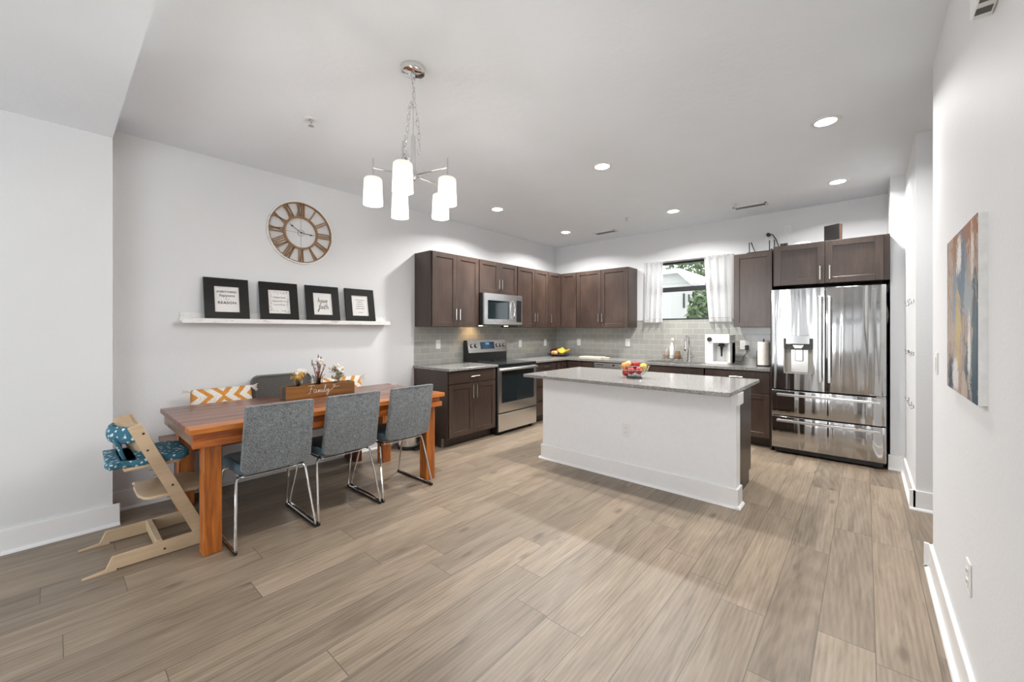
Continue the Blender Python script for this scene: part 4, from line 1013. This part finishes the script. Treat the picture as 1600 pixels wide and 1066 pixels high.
def brush(p, fn, strokes, s, ou, ov, w, name='lettering', mat=None, oo=.0066):
    m = MB()
    for st in strokes:
        pts = [(ou+x*s, ov+y*s) for x, y in st]
        # smooth with Catmull-Rom
        sm = []
        for i in range(len(pts)-1):
            p0 = pts[max(0, i-1)]; p1 = pts[i]; p2 = pts[i+1]; p3 = pts[min(len(pts)-1, i+2)]
            for q in range(4):
                tt = q/4; sm.append(tuple(.5*((2*p1[a]) + (-p0[a]+p2[a])*tt + (2*p0[a]-5*p1[a]+4*p2[a]-p3[a])*tt*tt + (-p0[a]+3*p1[a]-3*p2[a]+p3[a])*tt**3) for a in (0, 1)))
        sm.append(pts[-1])
        m.tube([fn(u, v, oo) for u, v in sm], w, 6)
    return m.obj(name, mat or INK, p)
HAVE = [[(0, 2), (0, 0)], [(0, .6), (.35, 1), (.6, .8), (.6, 0)], [(1.6, .9), (1.2, 1), (.95, .5), (1.2, 0), (1.6, .5), (1.6, 1), (1.7, 0)], [(1.95, 1), (2.25, 0), (2.6, 1)], [(2.8, .5), (3.4, .7), (3.2, 1), (2.8, .6), (3.0, 0), (3.5, .2)]]
FAITH = [[(.9, 1.9), (.5, 2), (.4, 1), (.3, -.8), (0, -1), (.0, -.4), (.6, .3)], [(.0, 1), (.8, 1.1)], [(1.5, .9), (1.1, 1), (.85, .5), (1.1, 0), (1.5, .5), (1.5, 1), (1.6, 0)], [(1.95, 1), (1.95, 0)], [(1.95, 1.5), (1.98, 1.55)], [(2.4, 1.8), (2.35, 0), (2.6, 0)], [(2.1, 1.1), (2.75, 1.2)], [(3.0, 2), (3.0, 0)], [(3.0, .6), (3.3, 1), (3.55, .8), (3.55, 0), (3.8, .1)]]
def sh(S, k=.18): return [[(x+k*y, y) for x, y in st] for st in S]
def d3(p, M, W, H, fn):
    brush(p, fn, sh(HAVE), .026, W/2-.045, .192, .0022); brush(p, fn, sh(FAITH), .026, W/2-.045, .130, .0022)
def d4(p, M, W, H, fn):
    for k, s in enumerate(('every moment', 'matters', 'live for the', 'moments you', 'cannot explain')): text_obj('lettering', s, .017, INKB, M(W/2, .243-.023*k), p, bold=.0002)
    text_obj('lettering', 'be thankful', .011, INKB, M(W/2, .108), p)
picture(.805, 1.120, 'black frame with EVERYTHING happens for a REASON print, leftmost on the ledge', d1)
picture(1.203, 1.522, 'black frame with a floral bordered quote print, second from left on the ledge', d2)
picture(1.594, 1.916, 'black frame with a hand-brushed have faith print, third on the ledge', d3)
picture(1.983, 2.306, 'black frame with small lines of grey text, rightmost on the ledge', d4)

# ------------------------------------------------------------------ painting
def painting_mat():
    m = NT('abstract_paint'); tc = m.n('TexCoord'); sp = m.n('SeparateXYZ'); m.l(tc.outputs['Object'], sp.inputs[0]); y, z = sp.outputs[1], sp.outputs[2]
    f = m.noise(m.coord((1, 9, 2.6)), 3, 5, .62, 2.0); g = m.noise(m.coord((1, 18, 5), (0, 0, 0)), 3, 4, .6, 2.4); h = m.noise(m.coord((1, 5, 3)), 2.2, 4, .6, 2.5)
    c = m.ramp(f, [(.32, (.22, .13, .085)), (.45, (.34, .24, .18)), (.53, (.46, .365, .30)), (.60, (.32, .25, .20)), (.70, (.58, .54, .50))])
    def blob(c, cy, cz, ry, rz, col, n=h, k=1.1, sharp=6):
        dy = m.math('DIVIDE', m.math('SUBTRACT', y, cy), ry); dz = m.math('DIVIDE', m.math('SUBTRACT', z, cz), rz)
        d = m.math('SQRT', m.math('ADD', m.math('MULTIPLY', dy, dy), m.math('MULTIPLY', dz, dz)))
        v = m.math('ADD', m.math('SUBTRACT', 1.0, d), m.math('MULTIPLY', m.math('SUBTRACT', n, .5), k*3))
        v = m.math('MINIMUM', 1.0, m.math('MAXIMUM', 0.0, m.math('MULTIPLY', v, sharp)))
        return m.mix(v, c, col)
    c = blob(c, -.12, .62, .34, .13, (.32, .13, .06)); c = blob(c, -.03, .42, .10, .17, (.13, .18, .24)); c = blob(c, .12, .33, .04, .12, (.20, .25, .32)); c = blob(c, -.15, .34, .07, .10, (.30, .35, .38))
    c = blob(c, .04, .24, .06, .13, (.50, .38, .15)); c = blob(c, -.27, .16, .065, .27, (.025, .07, .10), k=.6); c = blob(c, .17, .05, .12, .08, (.03, .05, .08), g); c = blob(c, -.14, .08, .06, .11, (.05, .09, .12), g)
    c = blob(c, .02, .50, .05, .07, (.76, .73, .70), g); c = blob(c, -.22, .48, .03, .09, (.72, .64, .58), g); c = blob(c, -.17, .16, .025, .12, (.70, .70, .70), g); c = blob(c, .10, .06, .07, .07, (.66, .64, .62), g, .9); c = blob(c, -.08, .03, .07, .05, (.48, .40, .34), g)
    m.bump(g, .6, .004)
    return m.set(c, .45)
PY0, PY1, PZ0, PZ1 = 1.856, 2.456, 1.080, 1.668
t = thing('painting', 'abstract brown, blue and white canvas painting hanging on the right wall', 'painting', (RX, (PY0+PY1)/2, PZ0))
box('canvas_edge', simple('white_canvas', (.82, .82, .80), .7), .2575, RX, PY0, PY1, PZ0, PZ1, t)
box('painted_face', painting_mat(), .2560, .2575, PY0, PY1, PZ0, PZ1, t)
# hook rails
HOOKM = simple('dull_nickel', (.38, .36, .34), .35, 1)
for z, lb in ((1.53, 'top row of small silver coat hooks beside the refrigerator'), (1.13, 'middle row of small silver coat hooks beside the refrigerator'), (.73, 'lowest row of small silver coat hooks beside the refrigerator')):
    t = thing('hook_rail', lb, 'hooks', (RX, 4.55, z), 0, 'rows of coat hooks')
    for y in (4.30, 4.47, 4.75):
        MB().box(RX-.005, RX, y-.008, y+.008, z-.014, z+.014, .001).tube([(RX-.004, y, z+.008), (RX-.022, y, z), (RX-.025, y, z+.02)], .0028, 6).tube([(RX-.004, y, z-.008), (RX-.016, y, z-.018), (RX-.020, y, z-.010)], .0028, 6).obj('hook', HOOKM, t)

# ------------------------------------------------------------------ dining table
TX0, TX1, TY0, TY1, TZ = -3.71, -2.785, .495, 2.28, .76
t = thing('dining_table', 'long reddish-brown farmhouse dining table with thick square legs along the left wall', 'table', ((TX0+TX1)/2, (TY0+TY1)/2, 0))
n = 7; wv = (TX1-TX0)/n
for k in range(n):
    a = TX0+k*wv
    box('tabletop_plank', TABTOP2 if k == n-1 else TABTOP, a+.001, a+wv-.001, TY0, TY1, TZ-.032, TZ, t, .0025)
ap = .05
EDG = wood('apron_wood', (.22, .050, .010), (.54, .16, .03), 'y', 1.1, .4, True)
EDGX = wood('apron_end_wood', (.19, .11, .07), (.40, .26, .17), 'x', 1.1, .4, True)
box('apron', EDG, TX1-.065, TX1-.031, TY0+.018, TY1-.035, TZ-.115, TZ-.032, t, .002)
box('apron_moulding', EDG, TX1-.031, TX1-.017, TY0+.016, TY1-.02, TZ-.115, TZ-.075, t, .002)
box('apron', EDG, TX0+.040, TX0+.065, TY0+.035, TY1-.035, TZ-.115, TZ-.032, t, .002)
box('apron', EDGX, TX0+.066, TX1-.066, TY0+.0355, TY0+.060, TZ-.115, TZ-.032, t, .002)
box('apron', EDG, TX0+.066, TX1-.066, TY1-.060, TY1-.035, TZ-.115, TZ-.032, t, .002)
box('apron_moulding', EDGX, TX0+.03, TX1-.066, TY0+.018, TY0+.035, TZ-.105, TZ-.035, t, .002)
for x0, x1 in ((-2.965, -2.865), (-3.67, -3.57)):
    for y0, y1 in ((.572, .662), (2.14, 2.232)):
        m = MB().box(x0, x1, y0, y1, 0, TZ-.116, .004)
        m.box(x0+.03, x0+.032, y0-.0012, y0+.001, .02, TZ-.12).obj('leg', TABLEG, t, smooth=0)

# bench behind the table
t = thing('bench', 'reddish wooden bench against the wall behind the dining table', 'bench', (-3.88, 1.3, 0))
box('seat', TABTOP, -4.055, -3.76, .53, 2.12, .465, .50, t, .003)
box('apron', TABTOP, -3.80, -3.78, .60, 2.05, .40, .465, t)
for y in (.62, 1.98): box('leg', wood('bench_leg_wood', (.05, .012, .006), (.13, .03, .012)), -4.03, -3.79, y, y+.06, 0, .465, t)

# pillows
def pillow_mat(name, c0, half, flip=1):
    m = NT(name); tc = m.n('TexCoord'); sp = m.n('SeparateXYZ'); m.l(tc.outputs['Object'], sp.inputs[0])
    y = m.math('ABSOLUTE', m.math('SUBTRACT', sp.outputs[1], c0)); z = m.math('ABSOLUTE', m.math('SUBTRACT', sp.outputs[2], half))
    v = m.math('SUBTRACT', m.math('MULTIPLY', y, 1.0), m.math('MULTIPLY', z, 1.15))
    fr = m.math('FRACT', m.math('ADD', m.math('DIVIDE', v, .098), .35))
    band = m.math('LESS_THAN', fr, .42)
    f = m.noise(m.coord(), 90, 3)
    c = m.mix(band, m.ramp(f, [(.3, (.62, .58, .52)), (.7, (.80, .77, .72))]), m.ramp(f, [(.3, (.50, .19, .03)), (.7, (.66, .30, .06))]))
    m.bump(m.math('ADD', f, band), .6, .004)
    return m.set(c, .95)
def pillow(yc, W, H, zb, xb, lean, label):
    t = thing('lumbar_pillow', label, 'pillow', (xb, yc, zb), 0, 'chevron pillows on the bench')
    def f(u, v, s):
        a = (u-.5)*2; b2 = (v-.5)*2
        th = .055*max(0, (1-a**4))**.5*max(0, (1-b2**4))**.5
        yy = yc + a*W/2*(1-.05*(1-b2*b2)*0 - .04*b2*b2); zz = v*H*(1-.0) ; x0 = xb - zz*math.sin(lean)
        zz += -.012*(1-a*a)*b2*0
        return (x0 + s*th*math.cos(lean), yy, zb+zz*math.cos(lean)+.02*abs(a)**3*(1 if v > .5 else -1)*0)
    m = MB(); m.grid(20, 12, lambda u, v: f(u, v, 1)); m.grid(20, 12, lambda u, v: f(u, v, -1)); bmesh.ops.remove_doubles(m.bm, verts=m.bm.verts, dist=1e-4)
    m.obj('cover', pillow_mat('chevron_cloth', 0, .275), t, smooth=80)
    TAS = simple('tassel_thread', (.72, .68, .62), .95)
    for sa in (0, 1):
        for v in (.15, .97):
            p = Vector(f(sa, v, 0)); sg = -1 if sa == 0 else 1; m = MB()
            for k in range(9):
                m.tube([p, p+Vector((.01*math.sin(k), sg*(.045+.004*(k % 3)), -.012+.009*(k-4)*.9))], .003, 5, taper=.7)
            m.ball(p+Vector((0, sg*.008, 0)), .010); m.obj('tassel', TAS, t)
    return t
pillow(.905, .42, .34, .512, -3.855, .22, 'white lumbar pillow with orange chevrons on the left end of the bench')
pillow(1.87, .46, .34, .512, -3.855, .20, 'white lumbar pillow with orange chevrons at the right end, behind the flower vases')
t = thing('back_cushion', 'charcoal grey back cushion standing on the bench between the two chevron pillows', 'cushion', (-3.93, 1.38, .501))
MB().slab(rrect(1.135, 1.62, 0, .415, .05, 5), -.045, .045, lambda u, v, k: (-3.92+k-v*.19, u, .502+v*.985), .025, 3).obj('cover', CUSH, t, smooth=60)
MB().tube([(-3.92-v*.19+.046, u, .502+v*.985) for u, v in rrect(1.145, 1.61, .01, .405, .045, 5)], .004, 6, closed=True).obj('piping', CUSH, t)

# planter box with vases
PB0, PB1, PBX0, PBX1 = 1.20, 1.76, -3.515, -3.395
BOXW = wood('burnt_wood', (.030, .018, .010), (.50, .21, .045), 'y', .45, .5, contrast=(.2, .85))
t = thing('planter_box', 'rustic burnt-wood box lettered Family in the middle of the dining table', 'wooden box', ((PBX0+PBX1)/2, (PB0+PB1)/2, TZ))
box('front_board', BOXW, PBX1-.014, PBX1, PB0, PB1, TZ, TZ+.10, t, .002)
box('back_board', BOXW, PBX0, PBX0+.014, PB0, PB1, TZ, TZ+.10, t, .002)
box('end_board', simple('weathered_end', (.10, .085, .06), .8, var=.3), PBX0+.014, PBX1-.014, PB0, PB0+.014, TZ, TZ+.10, t)
box('end_board', simple('weathered_end_two', (.10, .085, .06), .8, var=.3), PBX0+.014, PBX1-.014, PB1-.014, PB1, TZ, TZ+.10, t)
box('bottom', BOXW, PBX0+.014, PBX1-.014, PB0+.014, PB1-.014, TZ, TZ+.012, t)
FAM = [[(0, 1.9), (.9, 2.1), (1.7, 1.9)], [(.9, 2.0), (.7, 1), (.4, 0), (.0, -.1)], [(.4, 1.05), (1.2, 1.15)], [(2.1, .8), (1.7, .9), (1.45, .4), (1.8, 0), (2.15, .5), (2.15, .8), (2.3, 0), (2.6, .3), (2.7, .8), (2.75, 0), (3.0, .8), (3.15, 0), (3.4, .8), (3.6, 0), (3.9, .4), (3.95, .8), (4.0, 0), (4.3, .3), (4.75, 1.7), (4.55, 1.9), (4.4, 1.0), (4.55, 0), (4.9, .3), (5.0, .8), (5.15, .1), (5.5, .8), (5.4, -.5), (5.0, -1), (5.0, -.5), (5.9, .3), (7.0, 1.1), (7.4, 1.6), (7.0, 1.8), (6.8, 1.4), (7.4, 1.1), (8.6, 1.3)]]
brush(t, lambda u, v, o: (PBX1+.0008, u, v), FAM, .030, PB0+.165, TZ+.036, .0012, 'lettering', simple('white_lettering', (.85, .82, .76), .6), 0)
def vase(y, H, r0, r1, label, kind, seed):
    x = (PBX0+PBX1)/2; z = TZ+.0125; rnd = random.Random(seed)
    t = thing('flower_vase', label, 'vase', (x, y, z), 0, 'glass vases in the wooden box')
    MB().lathe([(0, 0), (r0, 0), (r1, H), (r1-.002, H), (r0-.002, .004), (0, .004)], (x, y, z), 20).obj('glass', GLASS, t)
    WH = simple('dried_white', (.80, .77, .70), .9); GO = simple('dried_gold', (.50, .30, .08), .9, var=.4, scale=60); RE = simple('dried_rust', (.24, .08, .03), .9, var=.5, scale=60); GR = simple('dried_greygreen', (.26, .25, .17), .9, var=.4, scale=60); PU = simple('dried_mauve', (.22, .18, .21), .9)
    def stems(n, spread, h0, h1, mat, nm, rad=.0015):
        m = MB(); tips = []
        for k in range(n):
            a = rnd.uniform(0, 2*PI); s = rnd.uniform(0, spread); h = rnd.uniform(h0, h1)
            p = Vector((x+s*math.cos(a)*.6, y+s*math.sin(a), z+h)); m.tube([(x+.01*math.cos(a), y+.01*math.sin(a), z+.01), (x+s*.3*math.cos(a), y+s*.4*math.sin(a), z+H), p], rad, 5); tips.append(p)
        m.obj(nm, mat, t); return tips
    def puffs(tips, r, mat, nm, k=6):
        m = MB()
        for p in tips:
            for q in range(k): m.ball(p+Vector((rnd.uniform(-r, r), rnd.uniform(-r, r), rnd.uniform(-r*.6, r*.6))), rnd.uniform(.25, .55)*r, seg=8)
        m.obj(nm, mat, t)
    if kind == 0:
        tp = stems(12, .065, .15, .195, GO, 'stems', .0025); puffs(tp, .022, GO, 'dried_flowers', 9); tp = stems(4, .04, .195, .215, WH, 'stems'); puffs(tp, .028, WH, 'white_flowers', 10)
    elif kind == 1:
        tp = stems(26, .06, .14, .28, RE, 'stems', .0022); puffs(tp, .008, RE, 'dried_grass', 5); tp = stems(5, .035, .25, .29, WH, 'stems'); puffs(tp, .024, WH, 'white_flowers', 9)
        tp = stems(6, .07, .24, .33, PU, 'stems', .0018)
        for p in tp: MB().ball(p, .006, 1, 1, 5, 8).obj('mauve_spike', PU, t)
    else:
        tp = stems(11, .075, .12, .22, GR, 'stems'); puffs(tp, .020, GR, 'dried_flowers', 9); tp = stems(5, .07, .18, .23, WH, 'stems'); puffs(tp, .026, WH, 'white_flowers', 10); tp = stems(3, .05, .13, .16, GO, 'stems'); puffs(tp, .010, LEMON, 'yellow_flowers', 4)
vase(1.31, .13, .028, .034, 'glass vase of golden dried flowers, left in the wooden box', 0, 2)
vase(1.47, .15, .022, .038, 'flared glass vase of tall rust-coloured dried grasses, middle of the wooden box', 1, 5)
vase(1.645, .10, .034, .034, 'round glass vase of grey-green and white dried flowers, right in the wooden box', 2, 9)

# trash can
t = thing('trash_can', 'small stainless pedal bin with black base at the far end of the dining table', 'trash can', (-3.83, 2.62, 0))
MB().lathe([(0, .03), (.112, .03), (.112, .33), (0, .33)], (-3.83, 2.62, 0), 32).obj('body', STEEL, t, smooth=50)
MB().lathe([(0, 0), (.122, 0), (.124, .035), (.112, .04), (0, .04)], (-3.83, 2.62, 0), 32).box(-3.70, -3.66, 2.585, 2.655, .008, .022, .003).obj('base', BLACK, t)
MB().lathe([(0, .33), (.116, .33), (.114, .345), (.06, .37), (0, .375)], (-3.83, 2.62, 0), 32).obj('lid', BLACK, t)

# ------------------------------------------------------------------ dining chairs
def make_chair(loc, label):
    t = thing('dining_chair', label, 'chair', (0, 0, 0), 0, 'grey upholstered chairs at the dining table')
    # backrest (tapers slightly to the top, leans outwards)
    def bf(u, v, k):
        s = v/.41; w = 1-.03*s
        return (.225+.075*s+k+.010*math.cos(u/.2*1.4), u*w, .455+v)
    pts = rrect(-.198, .198, 0, .41, .012, 4, .035)
    m = MB()
    # subdivide bottom/top edges for curvature
    P = []
    for i, p in enumerate(pts):
        q = pts[(i+1) % len(pts)]; P.append(p)
        if abs(p[0]-q[0]) > .1:
            for s in range(1, 8): P.append((p[0]+(q[0]-p[0])*s/8, p[1]+(q[1]-p[1])*s/8))
    m.slab(P, -.018, .020, bf, .008, 3)
    m.obj('backrest', TWEED, t, smooth=60)
    # seat
    def sf(u, v, k):
        return (v, u, .462 + k + .012*max(0, (v-.10)/.12)**2)
    m = MB(); m.slab(rrect(-.200, .200, -.20, .235, .05, 5), -.028, .022, sf, .016, 3); m.obj('seat', SEATF, t, smooth=60)
    m = MB()
    zf = .418
    m.tube([(x, y, zf) for x, y in rrect(-.17, .17, -.175, .175, .02, 3)], .007, 8, closed=True); m.obj('seat_frame', CHROME, t)
    for sy in (-1, 1):
        y1, yt = .2265*sy, .195*sy
        for x0, xt in ((.25, .14), (-.25, -.12)):
            m = MB(); m.tube([(xt*.75, yt*.80, zf), (xt, yt*.95, zf-.004), (xt*1.06, yt+.003*sy, zf-.02), (x0*.985, y1, .04), (x0*.97, y1, .018)], .0075, 8); m.obj('leg', CHROME, t)
        m = MB().tube([(.245, y1, .0165), (-.245, y1, .0165)], .0075, 8); r = m.obj('runner', CHROME, t)
        MB().box(-.25, .25, y1-.008, y1+.008, 0, .012, .003).box(.225, .258, y1-.0085, y1+.0085, 0, .024, .004).box(-.258, -.225, y1-.0085, y1+.0085, 0, .024, .004).obj('floor_glide', BLACK, r, label='black plastic glide strip')
    t.location = loc
    return t
ch = make_chair((-3.0, .926, 0), 'grey tweed dining chair nearest the camera, at the left end of the table')
dup(ch, (-3.0, 1.401, 0), 0, 'middle one of the three grey tweed dining chairs at the table')
dup(ch, (-3.0, 1.883, 0), 0, 'grey tweed dining chair at the far end of the table, closest to the kitchen')

# ------------------------------------------------------------------ wooden high chair
HX0, HX1 = -3.507, -3.07      # the two side frames
t = thing('high_chair', 'pale wooden high chair with teal patterned cushions, pushed to the left end of the table', 'high chair', (-3.29, .35, 0))
for x0 in (HX1-.022, HX0):
    fn = lambda u, v, k, x0=x0: (x0+k, u, v)
    MB().slab([(.272, .762), (.330, .782), (.618, .115), (.606, .002), (.512, .002), (.565, .082)], 0, .022, fn, .003).obj('upright', BEECH, t, smooth=0)
    MB().slab([(.563, .082), (.520, .0015), (.237, .006), (.232, .014), (.186, .014), (.213, .077)], 0, .022, fn, .003).obj('foot_bar', BEECH, t, smooth=0)
    MB().slab([(.23, .001), (.10, .001), (.10, .003), (.19, .0135), (.23, .0135)], -.002 if x0 == HX0 else 0, .024, fn).obj('glider', BEECH, t, smooth=0)
box('cross_bar', BEECH, HX0+.023, HX1-.023, .395, .425, .03, .085, t, .003)
m = MB()
for x, s in ((HX0, -1), (HX1, 1)):
    pass
BOLT = BLACK
m = MB()
for y, z in ((.338, .724), (.356, .625), (.466, .398), (.43, .037), (.598, .088)):
    m.cyl((HX1+.0005, y, z), .006, 0, .0015, 12, Matrix.Rotation(PI/2, 3, 'Y'))
m.obj('bolt', BOLT, t)
m = MB()
for k in range(14):
    z = .16+.04*k; y = .585-(z-.115)*.432
    if z < .70: m.box(HX0+.022, HX0+.0235, y-.05, y+.012, z, z+.004)
m.obj('groove', simple('groove_brown', (.25, .18, .12), .7), t)
def plate(pts, z, th, mat, nm, b=.004):
    return MB().slab(pts, z, z+th, lambda u, v, k: (u, v, k), b).obj(nm, mat, t, smooth=60)
# foot plate
plate([(HX0+.024, .33), (HX0+.024, .60), (-3.40, .655), (-3.18, .655), (HX1-.024, .60), (HX1-.024, .44), (HX1-.024, .37), (-3.12, .345), (-3.20, .325), (-3.38, .325), (-3.46, .345)], .33, .018, BEECH, 'footplate')
plate([(HX0+.024, .26), (HX0+.024, .50), (-3.42, .54), (-3.16, .54), (HX1-.024, .50), (HX1-.024, .26)], .52, .018, BEECH, 'seat_plate')
TEAL = NT('teal_print'); v = TEAL.coord(); vo = TEAL.n('TexVoronoi'); vo.inputs['Scale'].default_value = 38; TEAL.l(v, vo.inputs['Vector'])
TEAL.l(v, vo.inputs['Vector']); cc = TEAL.ramp(TEAL.math('ADD', vo.outputs['Distance'], TEAL.math('MULTIPLY', TEAL.noise(v, 60, 2), .35)), [(.46, (.60, .70, .72)), (.52, (.035, .15, .22))]); TEAL.set(cc, .85); TEALM = TEAL.m
def cushion(pts, z0, z1, nm):
    m = MB().slab(pts, z0, z1, lambda u, v, k: (u, v, k), .014, 3); return m.obj(nm, TEALM, t, smooth=70, label='teal cushion printed with pale shapes')
cushion(rrect(HX0+.026, HX1-.026, .25, .555, .05, 5), .539, .575, 'seat_cushion')
cushion([(HX1-.03, .23), (HX1+.012, .20), (HX1-.06, .185), (-3.30, .195), (HX0-.01, .20), (HX0+.03, .26), (HX0+.03, .33), (HX1-.03, .33)], .545, .575, 'seat_cushion')
# curved back slats between the uprights
def slat(zc, yc, hh, nm, mat, bulge, th, x0=HX0+.022, x1=HX1-.022):
    m = MB(); 
    def f(u, v, s): 
        a = (u-.5)*2; x = x0+(x1-x0)*u; y = yc-bulge*(1-a*a) + s*th; z = zc+(v-.5)*hh
        return (x, y+(.0-(v-.5)*hh)*.43, z)
    m.grid(16, 4, lambda u, v: f(u, v, 0)); m.grid(16, 4, lambda u, v: f(u, v, 1))
    for v in (0, 1): m.grid(16, 1, lambda u, w2, v=v: f(u, v, w2))
    for u in (0, 1): m.grid(4, 1, lambda v, w2, u=u: f(u, v, w2))
    bmesh.ops.remove_doubles(m.bm, verts=m.bm.verts, dist=1e-4)
    return m.obj(nm, mat, t, smooth=50)
slat(.745, .320, .075, 'back_slat', BEECH, .075, .008)
slat(.640, .350, .055, 'back_slat', BEECH, .070, .008)
def roll():
    m = MB()
    def f(u, v):
        a = (u-.5)*2; x = HX0+.03+(HX1-HX0-.06)*u; r = .034*(1-.35*a**6); th = 2*PI*v
        return (x, .320-.085*(1-a*a)-.010+r*.75*math.cos(th), .712+r*1.45*math.sin(th))
    m.grid(20, 12, f); bmesh.ops.remove_doubles(m.bm, verts=m.bm.verts, dist=1e-4); bmesh.ops.holes_fill(m.bm, edges=m.bm.edges); return m
roll().obj('back_cushion', TEALM, t, smooth=80, label='teal cushion wrapped over the backrest')
MB().slab(rrect(-3.40, -3.16, .56, .70, .015), -.012, .006, lambda u, v, k: (u, .275+k-(v-.56)*.30, v), .005).obj('back_flap', TEALM, t, smooth=60)

MB().box(-3.30, -3.25, .262, .266, .60, .655, .001).obj('care_label', WHITE, t, smooth=0)
# ------------------------------------------------------------------ lights
def area(name, loc, rot, sx, sy, energy, color=(1, 1, 1), spread=180):
    L = bpy.data.lights.new(name, 'AREA'); L.shape = 'RECTANGLE'; L.size = sx; L.size_y = sy; L.energy = energy; L.color = color; L.spread = math.radians(spread)
    o = bpy.data.objects.new(name, L); COL.objects.link(o); o.location = loc; o.rotation_euler = rot; return o
area('rear_fill_light', (-2.52, REAR-.04, 1.15), (PI/2, 0, 0), 1.5, 2.1, 30, (.97, .985, 1.0))  # added fill light behind the camera, sized to the rear opening
area('side_fill_light', (RX+.02, -2.4, 1.375), (0, PI/2, 0), 1.7, 2.5, 26, (.97, .985, 1.0))  # added fill light in the unseen side opening, towards the dining wall
po = area('kitchen_window_portal', ((WL+WR)/2, BY+.16, (WB+WT)/2), (-PI/2, 0, 0), WR-WL-.02, WT-WB-.02, 1); po.data.cycles.is_portal = True
L = bpy.data.lights.new('task_spot', 'SPOT'); L.energy = 2.2; L.color = (1, .62, .28); L.spot_size = 2.2; L.spot_blend = .8; L.shadow_soft_size = .02
o = bpy.data.objects.new('task_spot', L); COL.objects.link(o); o.location = (-3.90, 3.76, 1.35); o.rotation_euler = (0, .75, 0)
# unseen fill light added to brighten the hall, no fixture
area('hall_fill', (1.3, 3.3, 2.70), (0, 0, 0), .3, .3, 1, (1, .98, .96))

world = bpy.data.worlds.new('sky'); SC.world = world; world.use_nodes = True
bg = world.node_tree.nodes['Background']; bg.inputs[0].default_value = (.92, .96, 1.0, 1); bg.inputs[1].default_value = 2.5

# ------------------------------------------------------------------ camera
cam = bpy.data.cameras.new('camera'); co = bpy.data.objects.new('camera', cam); COL.objects.link(co)
co.location = (0, 0, 1.31); co.rotation_euler = (PI/2, 0, yaw)
cam.sensor_width = 36; cam.sensor_fit = 'HORIZONTAL'; cam.lens = 629.4/1600*36; cam.shift_y = -17/1600; cam.clip_start = .02
SC.camera = co
SC.view_settings.view_transform = 'Standard'; SC.view_settings.look = 'None'; SC.view_settings.gamma = 1; SC.view_settings.use_curve_mapping = False
SC.view_settings.exposure = 0.42
SC.cycles.max_bounces = 10; SC.cycles.diffuse_bounces = 6; SC.cycles.transmission_bounces = 8; SC.cycles.transparent_max_bounces = 8
SC.cycles.sample_clamp_indirect = 6
SC.cycles.caustics_reflective = False; SC.cycles.caustics_refractive = False
